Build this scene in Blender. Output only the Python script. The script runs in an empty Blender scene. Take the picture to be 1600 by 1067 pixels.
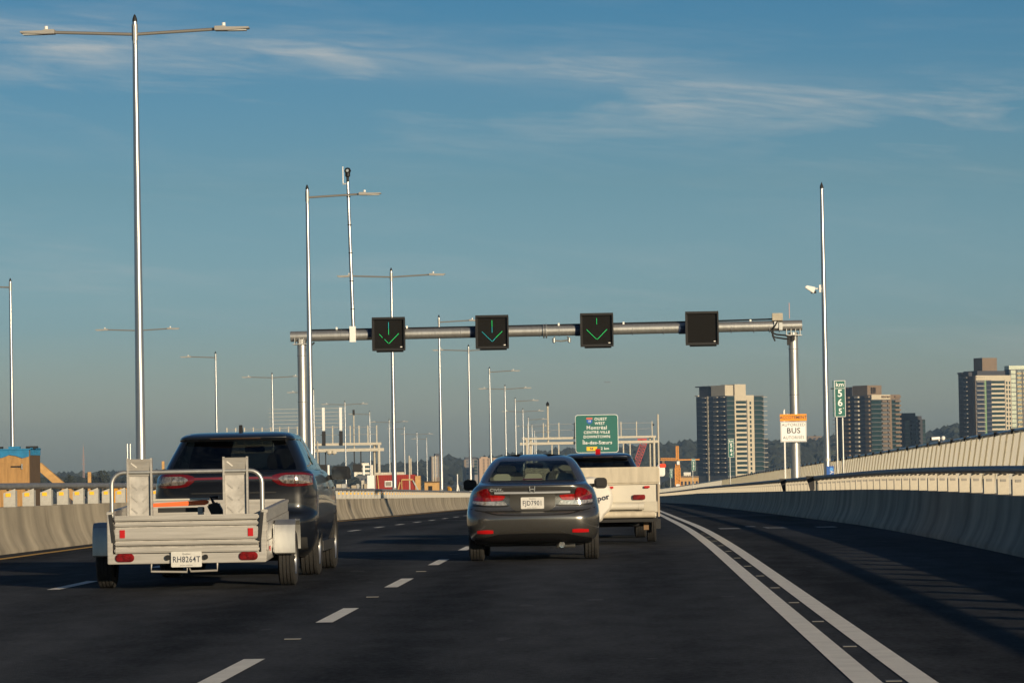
import bpy, bmesh, math, random
import numpy as np
from mathutils import Vector, Matrix, noise as mnoise
R = math.radians
random.seed(7)
S = bpy.context.scene
COL = S.collection

# ------------------------------------------------------------------ camera
EYE = 1.225                      # eye height of a passenger, metres
FPX, VPX, VPY, ROLL = 5900.0, 970.0, 728.4, R(1.05)
cam_d = bpy.data.cameras.new('camera')
cam_d.sensor_width = 36.0
cam_d.lens = 36.0 * FPX / 1600.0
cam_d.clip_start = 0.5
cam_d.clip_end = 60000
cam = bpy.data.objects.new('camera', cam_d)
COL.objects.link(cam)
vy = Vector(((VPX - 800) / FPX, -(VPY - 533.5) / FPX, -1.0)).normalized()
wz = Vector((-math.sin(ROLL), math.cos(ROLL), 0.0))
wz = (wz - vy * wz.dot(vy)).normalized()
wx = vy.cross(wz)
cam.matrix_world = Matrix.Translation((0, 0, EYE)) @ Matrix((wx, vy, wz)).to_4x4()
S.camera = cam

# ------------------------------------------------------------------ light
SUN_EL, SUN_AZ = R(11.0), R(151)         # azimuth clockwise from the road's direction (+Y): behind, to the right
W = bpy.data.worlds.new('World')
S.world = W
W.use_nodes = True
nt = W.node_tree
nt.nodes.clear()
def wn(t, **k):
    n = nt.nodes.new(t)
    for a, b in k.items():
        setattr(n, a, b)
    return n
def wl(a, b):
    nt.links.new(a, b)
def wmath(op, a, b=None, c=None, clamp=False):
    n = wn('ShaderNodeMath', operation=op, use_clamp=clamp)
    for i, v in enumerate((a, b, c)):
        if v is None:
            continue
        if isinstance(v, (int, float)):
            n.inputs[i].default_value = v
        else:
            wl(v, n.inputs[i])
    return n.outputs[0]
sky = wn('ShaderNodeTexSky', sky_type='NISHITA', sun_disc=False, sun_elevation=SUN_EL, sun_rotation=SUN_AZ,
         altitude=0, air_density=1.0, dust_density=1.2, ozone_density=2.2)
geo = wn('ShaderNodeTexCoord')
sep = wn('ShaderNodeSeparateXYZ')
wl(geo.outputs['Generated'], sep.inputs[0])
zx, zy, zz = sep.outputs[0], sep.outputs[1], sep.outputs[2]
az = wmath('ARCTAN2', zx, zy)
# low grey-brown murk over the river: it dims and neutralises the lowest few degrees all round the horizon
murk = wn('ShaderNodeValToRGB')
wl(wmath('MULTIPLY', zz, 1.0 / 0.3, clamp=True), murk.inputs[0])
cr = murk.color_ramp
cr.elements[0].position = 0.0
cr.elements[0].color = (0.90, 0.96, 1.16, 1)
cr.elements[1].position = 1.0
cr.elements[1].color = (0.13, 0.30, 0.46, 1)
for p, c in ((0.055, (0.88, 1.00, 1.30, 1)), (0.13, (0.56, 0.80, 1.20, 1)), (0.25, (0.40, 0.61, 0.84, 1)), (0.42, (0.21, 0.47, 0.70, 1)), (0.65, (0.15, 0.36, 0.54, 1))):
    e = cr.elements.new(p)
    e.color = c
dim = wn('ShaderNodeMix', data_type='RGBA', blend_type='MULTIPLY')
dim.inputs[0].default_value = 1.0
wl(sky.outputs[0], dim.inputs[6])
wl(murk.outputs[0], dim.inputs[7])
# thin cirrus: long streaks on a high sheet, sinking to the right
vsl = wmath('ADD', zz, wmath('MULTIPLY', az, 0.085))
cmb = wn('ShaderNodeCombineXYZ')
wl(wmath('MULTIPLY', az, 9.0), cmb.inputs[0])
wl(wmath('MULTIPLY', vsl, 62.0), cmb.inputs[1])
n1 = wn('ShaderNodeTexNoise')
n1.inputs['Scale'].default_value = 1.35
n1.inputs['Detail'].default_value = 7
n1.inputs['Roughness'].default_value = 0.6
n1.inputs['Distortion'].default_value = 0.5
wl(cmb.outputs[0], n1.inputs['Vector'])
streak = wmath('MULTIPLY', wmath('SUBTRACT', n1.outputs[0], 0.47), 3.2, clamp=True)
cmb2 = wn('ShaderNodeCombineXYZ')
wl(wmath('MULTIPLY', az, 34.0), cmb2.inputs[0])
wl(wmath('MULTIPLY', vsl, 330.0), cmb2.inputs[1])
n2 = wn('ShaderNodeTexNoise')
n2.inputs['Scale'].default_value = 1.1
n2.inputs['Detail'].default_value = 6
n2.inputs['Distortion'].default_value = 0.8
wl(cmb2.outputs[0], n2.inputs['Vector'])
fine = wmath('MULTIPLY_ADD', n2.outputs[0], 1.9, -0.25, clamp=True)
def band(v0, w):
    d = wmath('DIVIDE', wmath('SUBTRACT', vsl, v0), w)
    return wmath('POWER', 2.718, wmath('MULTIPLY', wmath('MULTIPLY', d, d), -1.0))
b1 = band(0.1035, 0.0046)
b2 = band(0.0955, 0.0105)
b3 = band(0.044, 0.012)
allb = wmath('ADD', wmath('MULTIPLY', b1, 0.95), wmath('ADD', wmath('MULTIPLY', b2, 1.15), wmath('MULTIPLY', b3, 0.35)))
wide = wmath('MULTIPLY', zz, 2.0, clamp=True)
cov = wmath('MULTIPLY', wmath('MULTIPLY', streak, fine), wmath('ADD', allb, wmath('ADD', 0.10, wmath('MULTIPLY', wide, 0.8))), clamp=True)
soft = wmath('MULTIPLY', wmath('MULTIPLY', b1, wmath('MULTIPLY', wmath('SUBTRACT', 0.10, az), 9.0, clamp=True)), wmath('MULTIPLY', fine, 0.62))
cov = wmath('MULTIPLY', wmath('ADD', cov, soft), 0.56, clamp=True)
cl = wn('ShaderNodeMix', data_type='RGBA')
wl(cov, cl.inputs[0])
wl(dim.outputs[2], cl.inputs[6])
cl.inputs[7].default_value = (4.4, 4.6, 4.5, 1)
bg = wn('ShaderNodeBackground')
bg.inputs[1].default_value = 0.108
wl(cl.outputs[2], bg.inputs[0])
wo = wn('ShaderNodeOutputWorld')
wl(bg.outputs[0], wo.inputs[0])

sun_d = bpy.data.lights.new('sun', 'SUN')
sun_d.energy = 5.0
sun_d.angle = R(0.53)
sun_d.color = (1.0, 0.80, 0.54)
sun = bpy.data.objects.new('sun', sun_d)
COL.objects.link(sun)
to_sun = Vector((math.sin(SUN_AZ) * math.cos(SUN_EL), math.cos(SUN_AZ) * math.cos(SUN_EL), math.sin(SUN_EL)))
sun.rotation_euler = to_sun.to_track_quat('Z', 'Y').to_euler()
sun.location = (40, -60, 60)

S.view_settings.view_transform = 'Standard'
S.view_settings.look = 'None'
S.view_settings.exposure = 0.0
S.view_settings.gamma = 1.0
S.view_settings.use_curve_mapping = False
S.cycles.max_bounces = 8
S.cycles.transparent_max_bounces = 12
S.cycles.volume_bounces = 0

# ------------------------------------------------------------------ road geometry
def drop(y):                              # the bridge tips over a crest 50-90 m ahead and runs downhill after it
    g = 0.0076
    if y < 48: d = 0.0
    elif y < 88: d = g * (y - 48) ** 2 / 80.0
    else: d = g * 20 + g * (y - 88)
    if y > 250: d += 0.0012 * (y - 250)
    if y > 900: d -= 0.000004 * (y - 900) ** 2
    return d
def bend(y):
    return -2.4e-5 * max(0.0, y - 250) ** 2
def RP(l, y, z=0.0):
    return Vector((bend(y) + l, y, z - drop(y)))
def site(px, py, y):                      # where a thing seen in the survey photo stands, given its distance
    hor = 731.5 - (px - 800) * math.tan(ROLL)
    return Vector(((px - VPX) * y / FPX, y, EYE + (hor - py) * y / FPX))
def frange(a, b, st):
    n = max(1, int(round((b - a) / st)))
    return [a + (b - a) * i / n for i in range(n + 1)]

# ------------------------------------------------------------------ helpers
def tag(o, label=None, cat=None, group=None, kind=None):
    if label: o['label'] = label
    if cat: o['category'] = cat
    if group: o['group'] = group
    if kind: o['kind'] = kind
    return o
def empty(name, loc=(0, 0, 0), rz=0.0, parent=None):
    o = bpy.data.objects.new(name, None)
    COL.objects.link(o)
    o.location = loc
    o.rotation_euler = (0, 0, rz)
    o.empty_display_size = 0.2
    if parent: o.parent = parent
    return o
def thing(name, label, cat, loc=(0, 0, 0), rz=0.0, group=None):
    return tag(empty(name, loc, rz), label, cat, group)
def copy_tree(o, parent=None):
    c = o.copy()
    COL.objects.link(c)
    c.parent = parent
    for ch in list(o.children):
        copy_tree(ch, c)
    return c
def link_mesh(name, me, parent=None, loc=(0, 0, 0), rot=(0, 0, 0)):
    o = bpy.data.objects.new(name, me)
    COL.objects.link(o)
    o.location = loc
    o.rotation_euler = rot
    if parent: o.parent = parent
    return o

class MB:
    def __init__(s):
        s.v, s.f = [], []
    def add(s, vs, fs):
        b = len(s.v)
        s.v += [tuple(p) for p in vs]
        s.f += [tuple(i + b for i in f) for f in fs]
        return s
    def box(s, c, d, rot=None):
        x, y, z = d[0] / 2, d[1] / 2, d[2] / 2
        vs = [Vector((i, j, k)) for k in (-z, z) for j in (-y, y) for i in (-x, x)]
        if rot is not None:
            m = rot if isinstance(rot, Matrix) else Matrix.Rotation(rot, 3, 'Z')
            vs = [m @ p for p in vs]
        c = Vector(c)
        return s.add([p + c for p in vs], [(0, 2, 3, 1), (4, 5, 7, 6), (0, 1, 5, 4), (1, 3, 7, 5), (3, 2, 6, 7), (2, 0, 4, 6)])
    def bar(s, a, b, w, h=None, up=(0, 0, 1)):
        a, b = Vector(a), Vector(b)
        h = h or w
        d = (b - a)
        L = d.length
        d.normalize()
        u = Vector(up)
        if abs(d.dot(u)) > 0.98: u = Vector((0, 1, 0))
        sx = d.cross(u).normalized()
        sz = sx.cross(d)
        m = Matrix((sx, d, sz)).transposed()
        return s.box((a + b) / 2, (w, L, h), m)
    def tube(s, a, b, r0, r1=None, n=12, cap=True):
        return s.path([a, b], [r0, r0 if r1 is None else r1], n, cap)
    def path(s, pts, r, n=12, cap=True):
        pts = [Vector(p) for p in pts]
        if not isinstance(r, (list, tuple)): r = [r] * len(pts)
        b = len(s.v)
        pu = None
        for i, p in enumerate(pts):
            d = (pts[min(i + 1, len(pts) - 1)] - pts[max(i - 1, 0)]).normalized()
            if pu is None:
                pu = Vector((0, 0, 1)) if abs(d.z) < 0.9 else Vector((0, 1, 0))
            sx = d.cross(pu).normalized()
            pu = sx.cross(d).normalized()
            for k in range(n):
                a = 2 * math.pi * k / n
                s.v.append(tuple(p + (sx * math.cos(a) + pu * math.sin(a)) * r[i]))
        for i in range(len(pts) - 1):
            for k in range(n):
                k2 = (k + 1) % n
                s.f.append((b + i * n + k, b + i * n + k2, b + (i + 1) * n + k2, b + (i + 1) * n + k))
        if cap:
            s.f.append(tuple(b + k for k in range(n))[::-1])
            s.f.append(tuple(b + (len(pts) - 1) * n + k for k in range(n)))
        return s
    def lathe(s, prof, n=24, axis='X', c=(0, 0, 0), closed=False):
        c = Vector(c)
        b = len(s.v)
        for (r, h) in prof:
            for k in range(n):
                a = 2 * math.pi * k / n
                u, w = r * math.cos(a), r * math.sin(a)
                p = {'X': (h, u, w), 'Y': (u, h, w), 'Z': (u, w, h)}[axis]
                s.v.append(tuple(Vector(p) + c))
        m = len(prof)
        for i in range(m if closed else m - 1):
            for k in range(n):
                k2 = (k + 1) % n
                i2 = (i + 1) % m
                s.f.append((b + i * n + k, b + i * n + k2, b + i2 * n + k2, b + i2 * n + k))
        return s
    def prism(s, poly, y0, y1, axis='Y'):
        def P(p, h):
            return {'Y': (p[0], h, p[1]), 'X': (h, p[0], p[1]), 'Z': (p[0], p[1], h)}[axis]
        n = len(poly)
        vs = [P(p, y0) for p in poly] + [P(p, y1) for p in poly]
        fs = [tuple(range(n))[::-1], tuple(range(n, 2 * n))] + [(i, (i + 1) % n, n + (i + 1) % n, n + i) for i in range(n)]
        return s.add(vs, fs)
    def sweep(s, sec, ys, closed=True, cap=True):
        n, b = len(sec), len(s.v)
        for y in ys:
            for (l, z) in sec:
                s.v.append(tuple(RP(l, y, z)))
        m = n if closed else n - 1
        for i in range(len(ys) - 1):
            for k in range(m):
                k2 = (k + 1) % n
                s.f.append((b + i * n + k, b + i * n + k2, b + (i + 1) * n + k2, b + (i + 1) * n + k))
        if cap and closed:
            s.f.append(tuple(b + k for k in range(n))[::-1])
            s.f.append(tuple(b + (len(ys) - 1) * n + k for k in range(n)))
        return s
    def mesh(s, name, mat=None, smooth=False, bevel=0.0, origin=None, angle=40):
        me = bpy.data.meshes.new(name)
        vs = s.v
        if origin is not None:
            o = Vector(origin)
            vs = [tuple(Vector(p) - o) for p in vs]
        me.from_pydata(vs, [], s.f)
        bm = bmesh.new()
        bm.from_mesh(me)
        bmesh.ops.recalc_face_normals(bm, faces=bm.faces)
        if bevel:
            es = [e for e in bm.edges if len(e.link_faces) == 2 and e.calc_face_angle(0) > R(30)]
            bmesh.ops.bevel(bm, geom=es, offset=bevel, segments=2, affect='EDGES', clamp_overlap=True)
        if smooth:
            for f in bm.faces: f.smooth = True
            for e in bm.edges:
                if len(e.link_faces) == 2 and e.calc_face_angle(0) > R(angle): e.smooth = False
        bm.to_mesh(me)
        bm.free()
        if mat: me.materials.append(mat)
        return me
    def build(s, name, mat, parent=None, smooth=False, bevel=0.0, world=False, loc=(0, 0, 0), rot=(0, 0, 0), angle=40):
        me = s.mesh(name, mat, smooth, bevel, parent.location if (world and parent) else None, angle)
        return link_mesh(name, me, parent, loc, rot)

def text(body, size, mat, parent, loc, rot=(R(90), 0, 0), name='lettering', ext=0.0, bold=0.0, sx=1.0, align='CENTER'):
    cu = bpy.data.curves.new(name, 'FONT')
    cu.body = body
    cu.size = size
    cu.align_x = align
    cu.align_y = 'CENTER'
    cu.extrude = ext
    cu.offset = bold
    cu.resolution_u = 3
    cu.space_character = 1.08
    o = bpy.data.objects.new(name, cu)
    COL.objects.link(o)
    me = bpy.data.meshes.new_from_object(o.evaluated_get(bpy.context.evaluated_depsgraph_get()))
    bpy.data.objects.remove(o)
    me.materials.clear()
    me.materials.append(mat)
    o = link_mesh(name, me, parent, loc, rot)
    o.scale = (sx, 1, 1)
    return o

# ------------------------------------------------------------------ materials
MATS = {}
def mat(name, col=(0.5, 0.5, 0.5), rough=0.6, metal=0.0, var=0.0, scale=6.0, bump=0.0, bscale=None, coat=0.0, emit=None, estr=1.0, streak=None, col2=None, stretch=None, spec=None):
    """Principled surface; var mixes the base towards col2 (or a darker tone) with noise, streak adds vertical runs."""
    if name in MATS: return MATS[name]
    m = bpy.data.materials.new(name)
    m.use_nodes = True
    t = m.node_tree
    b = t.nodes['Principled BSDF']
    b.inputs['Base Color'].default_value = (*col, 1)
    b.inputs['Roughness'].default_value = rough
    b.inputs['Metallic'].default_value = metal
    if coat:
        b.inputs['Coat Weight'].default_value = coat
        b.inputs['Coat Roughness'].default_value = 0.05
    if spec is not None: b.inputs['Specular IOR Level'].default_value = spec
    if emit:
        b.inputs['Emission Color'].default_value = (*emit, 1)
        b.inputs['Emission Strength'].default_value = estr
    if var or bump:
        tc = t.nodes.new('ShaderNodeTexCoord')
        mp = t.nodes.new('ShaderNodeMapping')
        t.links.new(tc.outputs['Object'], mp.inputs[0])
        if stretch: mp.inputs['Scale'].default_value = stretch
        no = t.nodes.new('ShaderNodeTexNoise')
        no.inputs['Scale'].default_value = scale
        no.inputs['Detail'].default_value = 6
        no.inputs['Roughness'].default_value = 0.62
        t.links.new(mp.outputs[0], no.inputs['Vector'])
        if var:
            rp = t.nodes.new('ShaderNodeValToRGB')
            rp.color_ramp.elements[0].position = 0.32
            rp.color_ramp.elements[1].position = 0.68
            c2 = col2 or tuple(c * (1 - var) for c in col)
            rp.color_ramp.elements[0].color = (*c2, 1)
            rp.color_ramp.elements[1].color = (*col, 1)
            t.links.new(no.outputs[0], rp.inputs[0])
            out = rp.outputs[0]
            if streak:
                m2 = t.nodes.new('ShaderNodeMapping')
                m2.inputs['Scale'].default_value = streak[0]
                t.links.new(tc.outputs['Object'], m2.inputs[0])
                n2 = t.nodes.new('ShaderNodeTexNoise')
                n2.inputs['Scale'].default_value = 1.0
                n2.inputs['Detail'].default_value = 5
                t.links.new(m2.outputs[0], n2.inputs['Vector'])
                r2 = t.nodes.new('ShaderNodeValToRGB')
                r2.color_ramp.elements[0].position = 0.36
                r2.color_ramp.elements[1].position = 0.6
                r2.color_ramp.elements[0].color = (*[streak[1]] * 3, 1)
                r2.color_ramp.elements[1].color = (1, 1, 1, 1)
                t.links.new(n2.outputs[0], r2.inputs[0])
                mx = t.nodes.new('ShaderNodeMix')
                mx.data_type = 'RGBA'
                mx.blend_type = 'MULTIPLY'
                mx.inputs[0].default_value = 1
                t.links.new(out, mx.inputs[6])
                t.links.new(r2.outputs[0], mx.inputs[7])
                out = mx.outputs[2]
            t.links.new(out, b.inputs['Base Color'])
        if bump:
            bu = t.nodes.new('ShaderNodeBump')
            bu.inputs['Strength'].default_value = bump
            bu.inputs['Distance'].default_value = 0.02
            nb = no
            if bscale:
                nb = t.nodes.new('ShaderNodeTexNoise')
                nb.inputs['Scale'].default_value = bscale
                nb.inputs['Detail'].default_value = 4
                t.links.new(tc.outputs['Object'], nb.inputs['Vector'])
            t.links.new(nb.outputs[0], bu.inputs['Height'])
            t.links.new(bu.outputs[0], b.inputs['Normal'])
    MATS[name] = m
    return m
def glass(name, tint, refl=0.0):
    if name in MATS: return MATS[name]
    m = bpy.data.materials.new(name)
    m.use_nodes = True
    t = m.node_tree
    t.nodes.clear()
    tr = t.nodes.new('ShaderNodeBsdfTransparent')
    tr.inputs[0].default_value = (*tint, 1)
    gl = t.nodes.new('ShaderNodeBsdfGlossy')
    gl.inputs['Roughness'].default_value = 0.03
    gl.inputs['Color'].default_value = (1, 1, 1, 1)
    lw = t.nodes.new('ShaderNodeLayerWeight')
    lw.inputs[0].default_value = 0.5
    pw = t.nodes.new('ShaderNodeMath')
    pw.operation = 'POWER'
    pw.inputs[1].default_value = 5.0
    t.links.new(lw.outputs['Facing'], pw.inputs[0])
    fr = t.nodes.new('ShaderNodeMath')
    fr.operation = 'MULTIPLY_ADD'
    fr.inputs[1].default_value = 0.9
    fr.inputs[2].default_value = 0.035
    t.links.new(pw.outputs[0], fr.inputs[0])
    ad = t.nodes.new('ShaderNodeMath')
    ad.operation = 'ADD'
    ad.inputs[1].default_value = refl
    ad.use_clamp = True
    t.links.new(fr.outputs[0], ad.inputs[0])
    mx = t.nodes.new('ShaderNodeMixShader')
    t.links.new(ad.outputs[0], mx.inputs[0])
    t.links.new(tr.outputs[0], mx.inputs[1])
    t.links.new(gl.outputs[0], mx.inputs[2])
    o = t.nodes.new('ShaderNodeOutputMaterial')
    t.links.new(mx.outputs[0], o.inputs[0])
    MATS[name] = m
    return m

def asphalt():
    m = bpy.data.materials.new('asphalt')
    m.use_nodes = True
    t = m.node_tree
    b = t.nodes['Principled BSDF']
    b.inputs['Roughness'].default_value = 0.85
    b.inputs['Specular IOR Level'].default_value = 0.05
    tc = t.nodes.new('ShaderNodeTexCoord')
    def nz(sc, detail=5, dist=0.0):
        mp = t.nodes.new('ShaderNodeMapping')
        mp.inputs['Scale'].default_value = sc
        t.links.new(tc.outputs['Object'], mp.inputs[0])
        n = t.nodes.new('ShaderNodeTexNoise')
        n.inputs['Scale'].default_value = 1.0
        n.inputs['Detail'].default_value = detail
        n.inputs['Distortion'].default_value = dist
        t.links.new(mp.outputs[0], n.inputs['Vector'])
        return n.outputs[0]
    def mth(op, a, b_=None, c=None, clamp=False):
        n = t.nodes.new('ShaderNodeMath')
        n.operation = op
        n.use_clamp = clamp
        for i, v in enumerate((a, b_, c)):
            if v is None: continue
            if isinstance(v, (int, float)): n.inputs[i].default_value = v
            else: t.links.new(v, n.inputs[i])
        return n.outputs[0]
    sp = t.nodes.new('ShaderNodeSeparateXYZ')
    t.links.new(tc.outputs['Object'], sp.inputs[0])
    # two wheel paths to each 3.72 m lane, polished a little paler; oil-dark between them
    ph = mth('MULTIPLY', mth('SUBTRACT', sp.outputs[0], -0.62), 2 * math.pi / 1.86)
    tracks = mth('COSINE', ph)
    tracks = mth('MULTIPLY', tracks, mth('MULTIPLY_ADD', nz((0.5, 0.02, 1), 3), 0.9, -0.15))
    big = mth('MULTIPLY_ADD', nz((0.35, 0.045, 1), 4, 0.6), 1.6, -0.8)
    mid = mth('MULTIPLY_ADD', nz((3.0, 0.8, 1), 6), 1.2, -0.6)
    grain = mth('MULTIPLY_ADD', nz((22, 9, 9), 4), 1.0, -0.5)
    k = mth('ADD', mth('ADD', mth('MULTIPLY', tracks, 0.75), mth('MULTIPLY', big, 1.5)), mth('ADD', mth('MULTIPLY', mid, 1.0), mth('MULTIPLY', grain, 1.1)))
    k = mth('ADD', k, 1.0)
    spots = mth('GREATER_THAN', nz((2.6, 0.9, 1), 1), 0.735)
    k = mth('ADD', k, mth('MULTIPLY', spots, 0.5))
    k = mth('MAXIMUM', k, 0.3)
    vm = t.nodes.new('ShaderNodeVectorMath')
    vm.operation = 'SCALE'
    vm.inputs[0].default_value = (0.044, 0.0465, 0.051)
    t.links.new(k, vm.inputs['Scale'])
    t.links.new(vm.outputs[0], b.inputs['Base Color'])
    bu = t.nodes.new('ShaderNodeBump')
    bu.inputs['Strength'].default_value = 0.5
    bu.inputs['Distance'].default_value = 0.02
    t.links.new(nz((70, 70, 70), 3), bu.inputs['Height'])
    t.links.new(bu.outputs[0], b.inputs['Normal'])
    MATS['asphalt'] = m
    return m
M_asphalt = asphalt()
M_paint = mat('road_paint_white', (0.86, 0.84, 0.78), 0.7, var=0.16, scale=3.0, bump=1.0, bscale=110)
M_paint_y = mat('road_paint_yellow', (0.75, 0.42, 0.05), 0.6, var=0.3, scale=3.0)
M_conc = mat('barrier_concrete', (0.46, 0.40, 0.30), 0.85, var=0.32, scale=0.9, bump=0.25, bscale=25, streak=((0.9, 0.9, 0.28), 0.64))
M_deck = mat('deck_concrete', (0.33, 0.31, 0.28), 0.9, var=0.3, scale=0.4)
M_galv = mat('galvanised_steel', (0.50, 0.50, 0.48), 0.42, 0.78, var=0.22, scale=9, stretch=(1, 1, 0.25))
M_arm = mat('lamp_arm_silhouette', (0.20, 0.19, 0.175), 0.6, 0.3)  # arms and heads: their silhouette darkness is put into the base colours
M_head = mat('lamp_head_grey', (0.30, 0.29, 0.27), 0.55, 0.2)
M_galv2 = mat('galvanised_pole', (0.50, 0.51, 0.52), 0.33, 0.88, var=0.12, scale=3, stretch=(1, 1, 0.1))
M_rail = mat('rail_grey', (0.27, 0.275, 0.285), 0.55, 0.3, var=0.3, scale=4)
M_post = mat('post_plate', (0.50, 0.49, 0.45), 0.6, 0.1, var=0.3, scale=7)
M_cream = mat('post_cream', (0.55, 0.51, 0.42), 0.65, var=0.25, scale=6)
M_black = mat('black_plastic', (0.010, 0.010, 0.011), 0.5, spec=0.3)
M_dark = mat('dark_metal', (0.022, 0.023, 0.025), 0.55, 0.2, spec=0.3)
M_navy = mat('navy_band', (0.015, 0.03, 0.075), 0.45)
M_refl_y = mat('reflector_amber', (0.95, 0.52, 0.03), 0.4)
M_refl_w = mat('reflector_grey', (0.24, 0.23, 0.21), 0.5)
M_stud = mat('stud_grey', (0.12, 0.12, 0.115), 0.6)
M_worn = mat('worn_road_paint', (0.30, 0.295, 0.28), 0.7, var=0.6, scale=8)
M_white = mat('white_enamel', (0.78, 0.77, 0.74), 0.4)
M_rubber = mat('tyre_rubber', (0.022, 0.021, 0.020), 0.85, var=0.3, scale=14, bump=0.3, bscale=40)
M_alloy = mat('alloy', (0.62, 0.61, 0.58), 0.3, 0.9)
M_chrome = mat('chrome', (0.8, 0.8, 0.8), 0.12, 1.0)
M_red = mat('tail_lens_red', (0.24, 0.006, 0.008), 0.12, coat=1.0, var=0.75, scale=16)
M_redlit = mat('tail_lens_dim', (0.42, 0.008, 0.006), 0.15, coat=1.0, var=0.6, scale=22)
M_clear = mat('clear_lens', (0.66, 0.60, 0.55), 0.14, 0.5, coat=1.0, var=0.8, scale=34)
M_refl_r = mat('red_reflector', (0.45, 0.008, 0.010), 0.3)
M_plate = mat('plate_white', (0.62, 0.61, 0.57), 0.45, var=0.15, scale=30)
M_ink = mat('plate_ink', (0.02, 0.03, 0.06), 0.5)
M_green = mat('sign_green', (0.001, 0.120, 0.098), 0.5, var=0.1, scale=3)
M_signw = mat('sign_white', (0.82, 0.82, 0.80), 0.45)
M_signy = mat('sign_yellow', (0.92, 0.52, 0.02), 0.45)
M_signb = mat('sign_blue', (0.01, 0.10, 0.42), 0.45)
M_signo = mat('sign_orange', (0.80, 0.28, 0.004), 0.5)
M_led = mat('led_green', (0.01, 0.1, 0.03), 0.4, emit=(0.005, 0.66, 0.14), estr=1.5)
M_led2 = mat('led_cyan', (0.01, 0.1, 0.12), 0.4, emit=(0.005, 0.46, 0.42), estr=1.3)
M_board = mat('matrix_board', (0.010, 0.0095, 0.009), 0.8, var=0.3, scale=60, spec=0.15)
# ================================================================== setting
def struct(name, mb, m, smooth=False, kind='structure', **k):
    return tag(mb.build(name, m, None, smooth, **k), kind=kind)
ORD = ['first', 'second', 'third', 'fourth', 'fifth', 'sixth', 'seventh', 'eighth', 'ninth', 'tenth', 'eleventh', 'twelfth', 'thirteenth', 'fourteenth']

# river and low land
M_water = mat('river_water', (0.02, 0.045, 0.075), 0.22, bump=0.6, bscale=0.12)
M_land = mat('shore_land', (0.075, 0.075, 0.05), 0.95, var=0.5, scale=0.01)
river = MB().add([(-7500, -6000, -14), (7500, -6000, -14), (7500, 7500, -14), (-7500, 7500, -14)], [(0, 1, 2, 3)])
struct('river', river, M_water)
ys = frange(-60, 1150, 10)
struct('road', MB().sweep([(-9.9, 0), (5.05, 0)], ys, closed=False), M_asphalt)
road = bpy.data.objects['road']
struct('bridge_deck', MB().sweep([(-10.9, -0.02), (-9.7, -0.02), (-9.7, -0.06), (4.9, -0.06), (4.9, -0.02), (9.7, -0.02), (9.7, -1.2), (6.5, -2.6), (-7.5, -2.6), (-10.9, -1.2)], ys), M_deck)
struct('transit_deck', MB().sweep([(-25.4, -0.35), (-12.2, -0.35), (-12.2, -1.6), (-14.5, -2.6), (-23, -2.6), (-25.4, -1.6)], ys), M_deck)
struct('opposite_deck', MB().sweep([(-46, 0.0), (-27.0, 0.0), (-27.0, -1.2), (-30, -2.6), (-43, -2.6), (-46, -1.2)], ys), M_deck)
for k, y in enumerate(range(40, 1130, 80)):
    mb = MB()
    for l in (-6, 3.5, -19, -33, -41):
        mb.tube(RP(l, y, -2.6), (bend(y) + l, y, -14.6), 1.0, n=12)
    mb.box(RP(-1, y, -3.0), (16, 2.0, 1.0))
    mb.box(RP(-19, y, -3.0), (9, 2.0, 1.0))
    mb.box(RP(-37, y, -3.0), (14, 2.0, 1.0))
    struct('bridge_pier', mb, M_deck)

# painted markings, each a sheet 4 mm above the asphalt
def strip(l0, l1, y0, y1, z=0.004, st=4.0):
    return MB().sweep([(l0, z), (l1, z)], frange(y0, y1, st), closed=False)
strip(1.27, 1.43, 8, 700).build('edge_line', M_paint, road)
strip(1.57, 1.73, 8, 700).build('edge_line', M_paint, road)
strip(-9.42, -9.26, 20, 700).build('yellow_edge_line', M_paint_y, road)
k = 0
for y0 in frange(12.8, 12.8 + 8.92 * 42, 8.92):
    strip(-2.50, -2.36, y0, y0 + 3.1, st=3.1).build('lane_dash', M_paint, road)
    strip(-6.22, -6.08, y0 + 1.1, y0 + 4.2, st=3.1).build('lane_dash', M_paint, road)
    MB().box(RP(-2.43, y0 + 6.0, 0.004), (0.12, 0.10, 0.006)).build('pavement_stud', M_stud, road)
for i in range(13):
    y0 = 21.2 + 4.05 * i
    MB().box(RP(1.50, y0, 0.004), (0.09, 0.10, 0.005)).build('pavement_stud', M_stud, road)
for (l0, l1, y0, y1) in ((1.98, 2.40, 76.2, 78.2), (2.62, 2.82, 79.5, 81.0), (2.92, 3.34, 76.0, 76.9), (2.92, 3.34, 77.8, 78.7), (2.92, 3.0, 76.9, 77.8), (3.26, 3.34, 76.9, 77.8), (3.95, 4.35, 76.2, 78.0)):
    strip(l0, l1, y0, y1, st=2).build('lane_symbol_stroke', M_worn, road)
# expansion joint across the bridge where the barriers break
for y in (118.5,):
    strip(-9.85, 5.0, y, y + 0.35, z=0.006).build('expansion_joint', M_rail, road)

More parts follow.
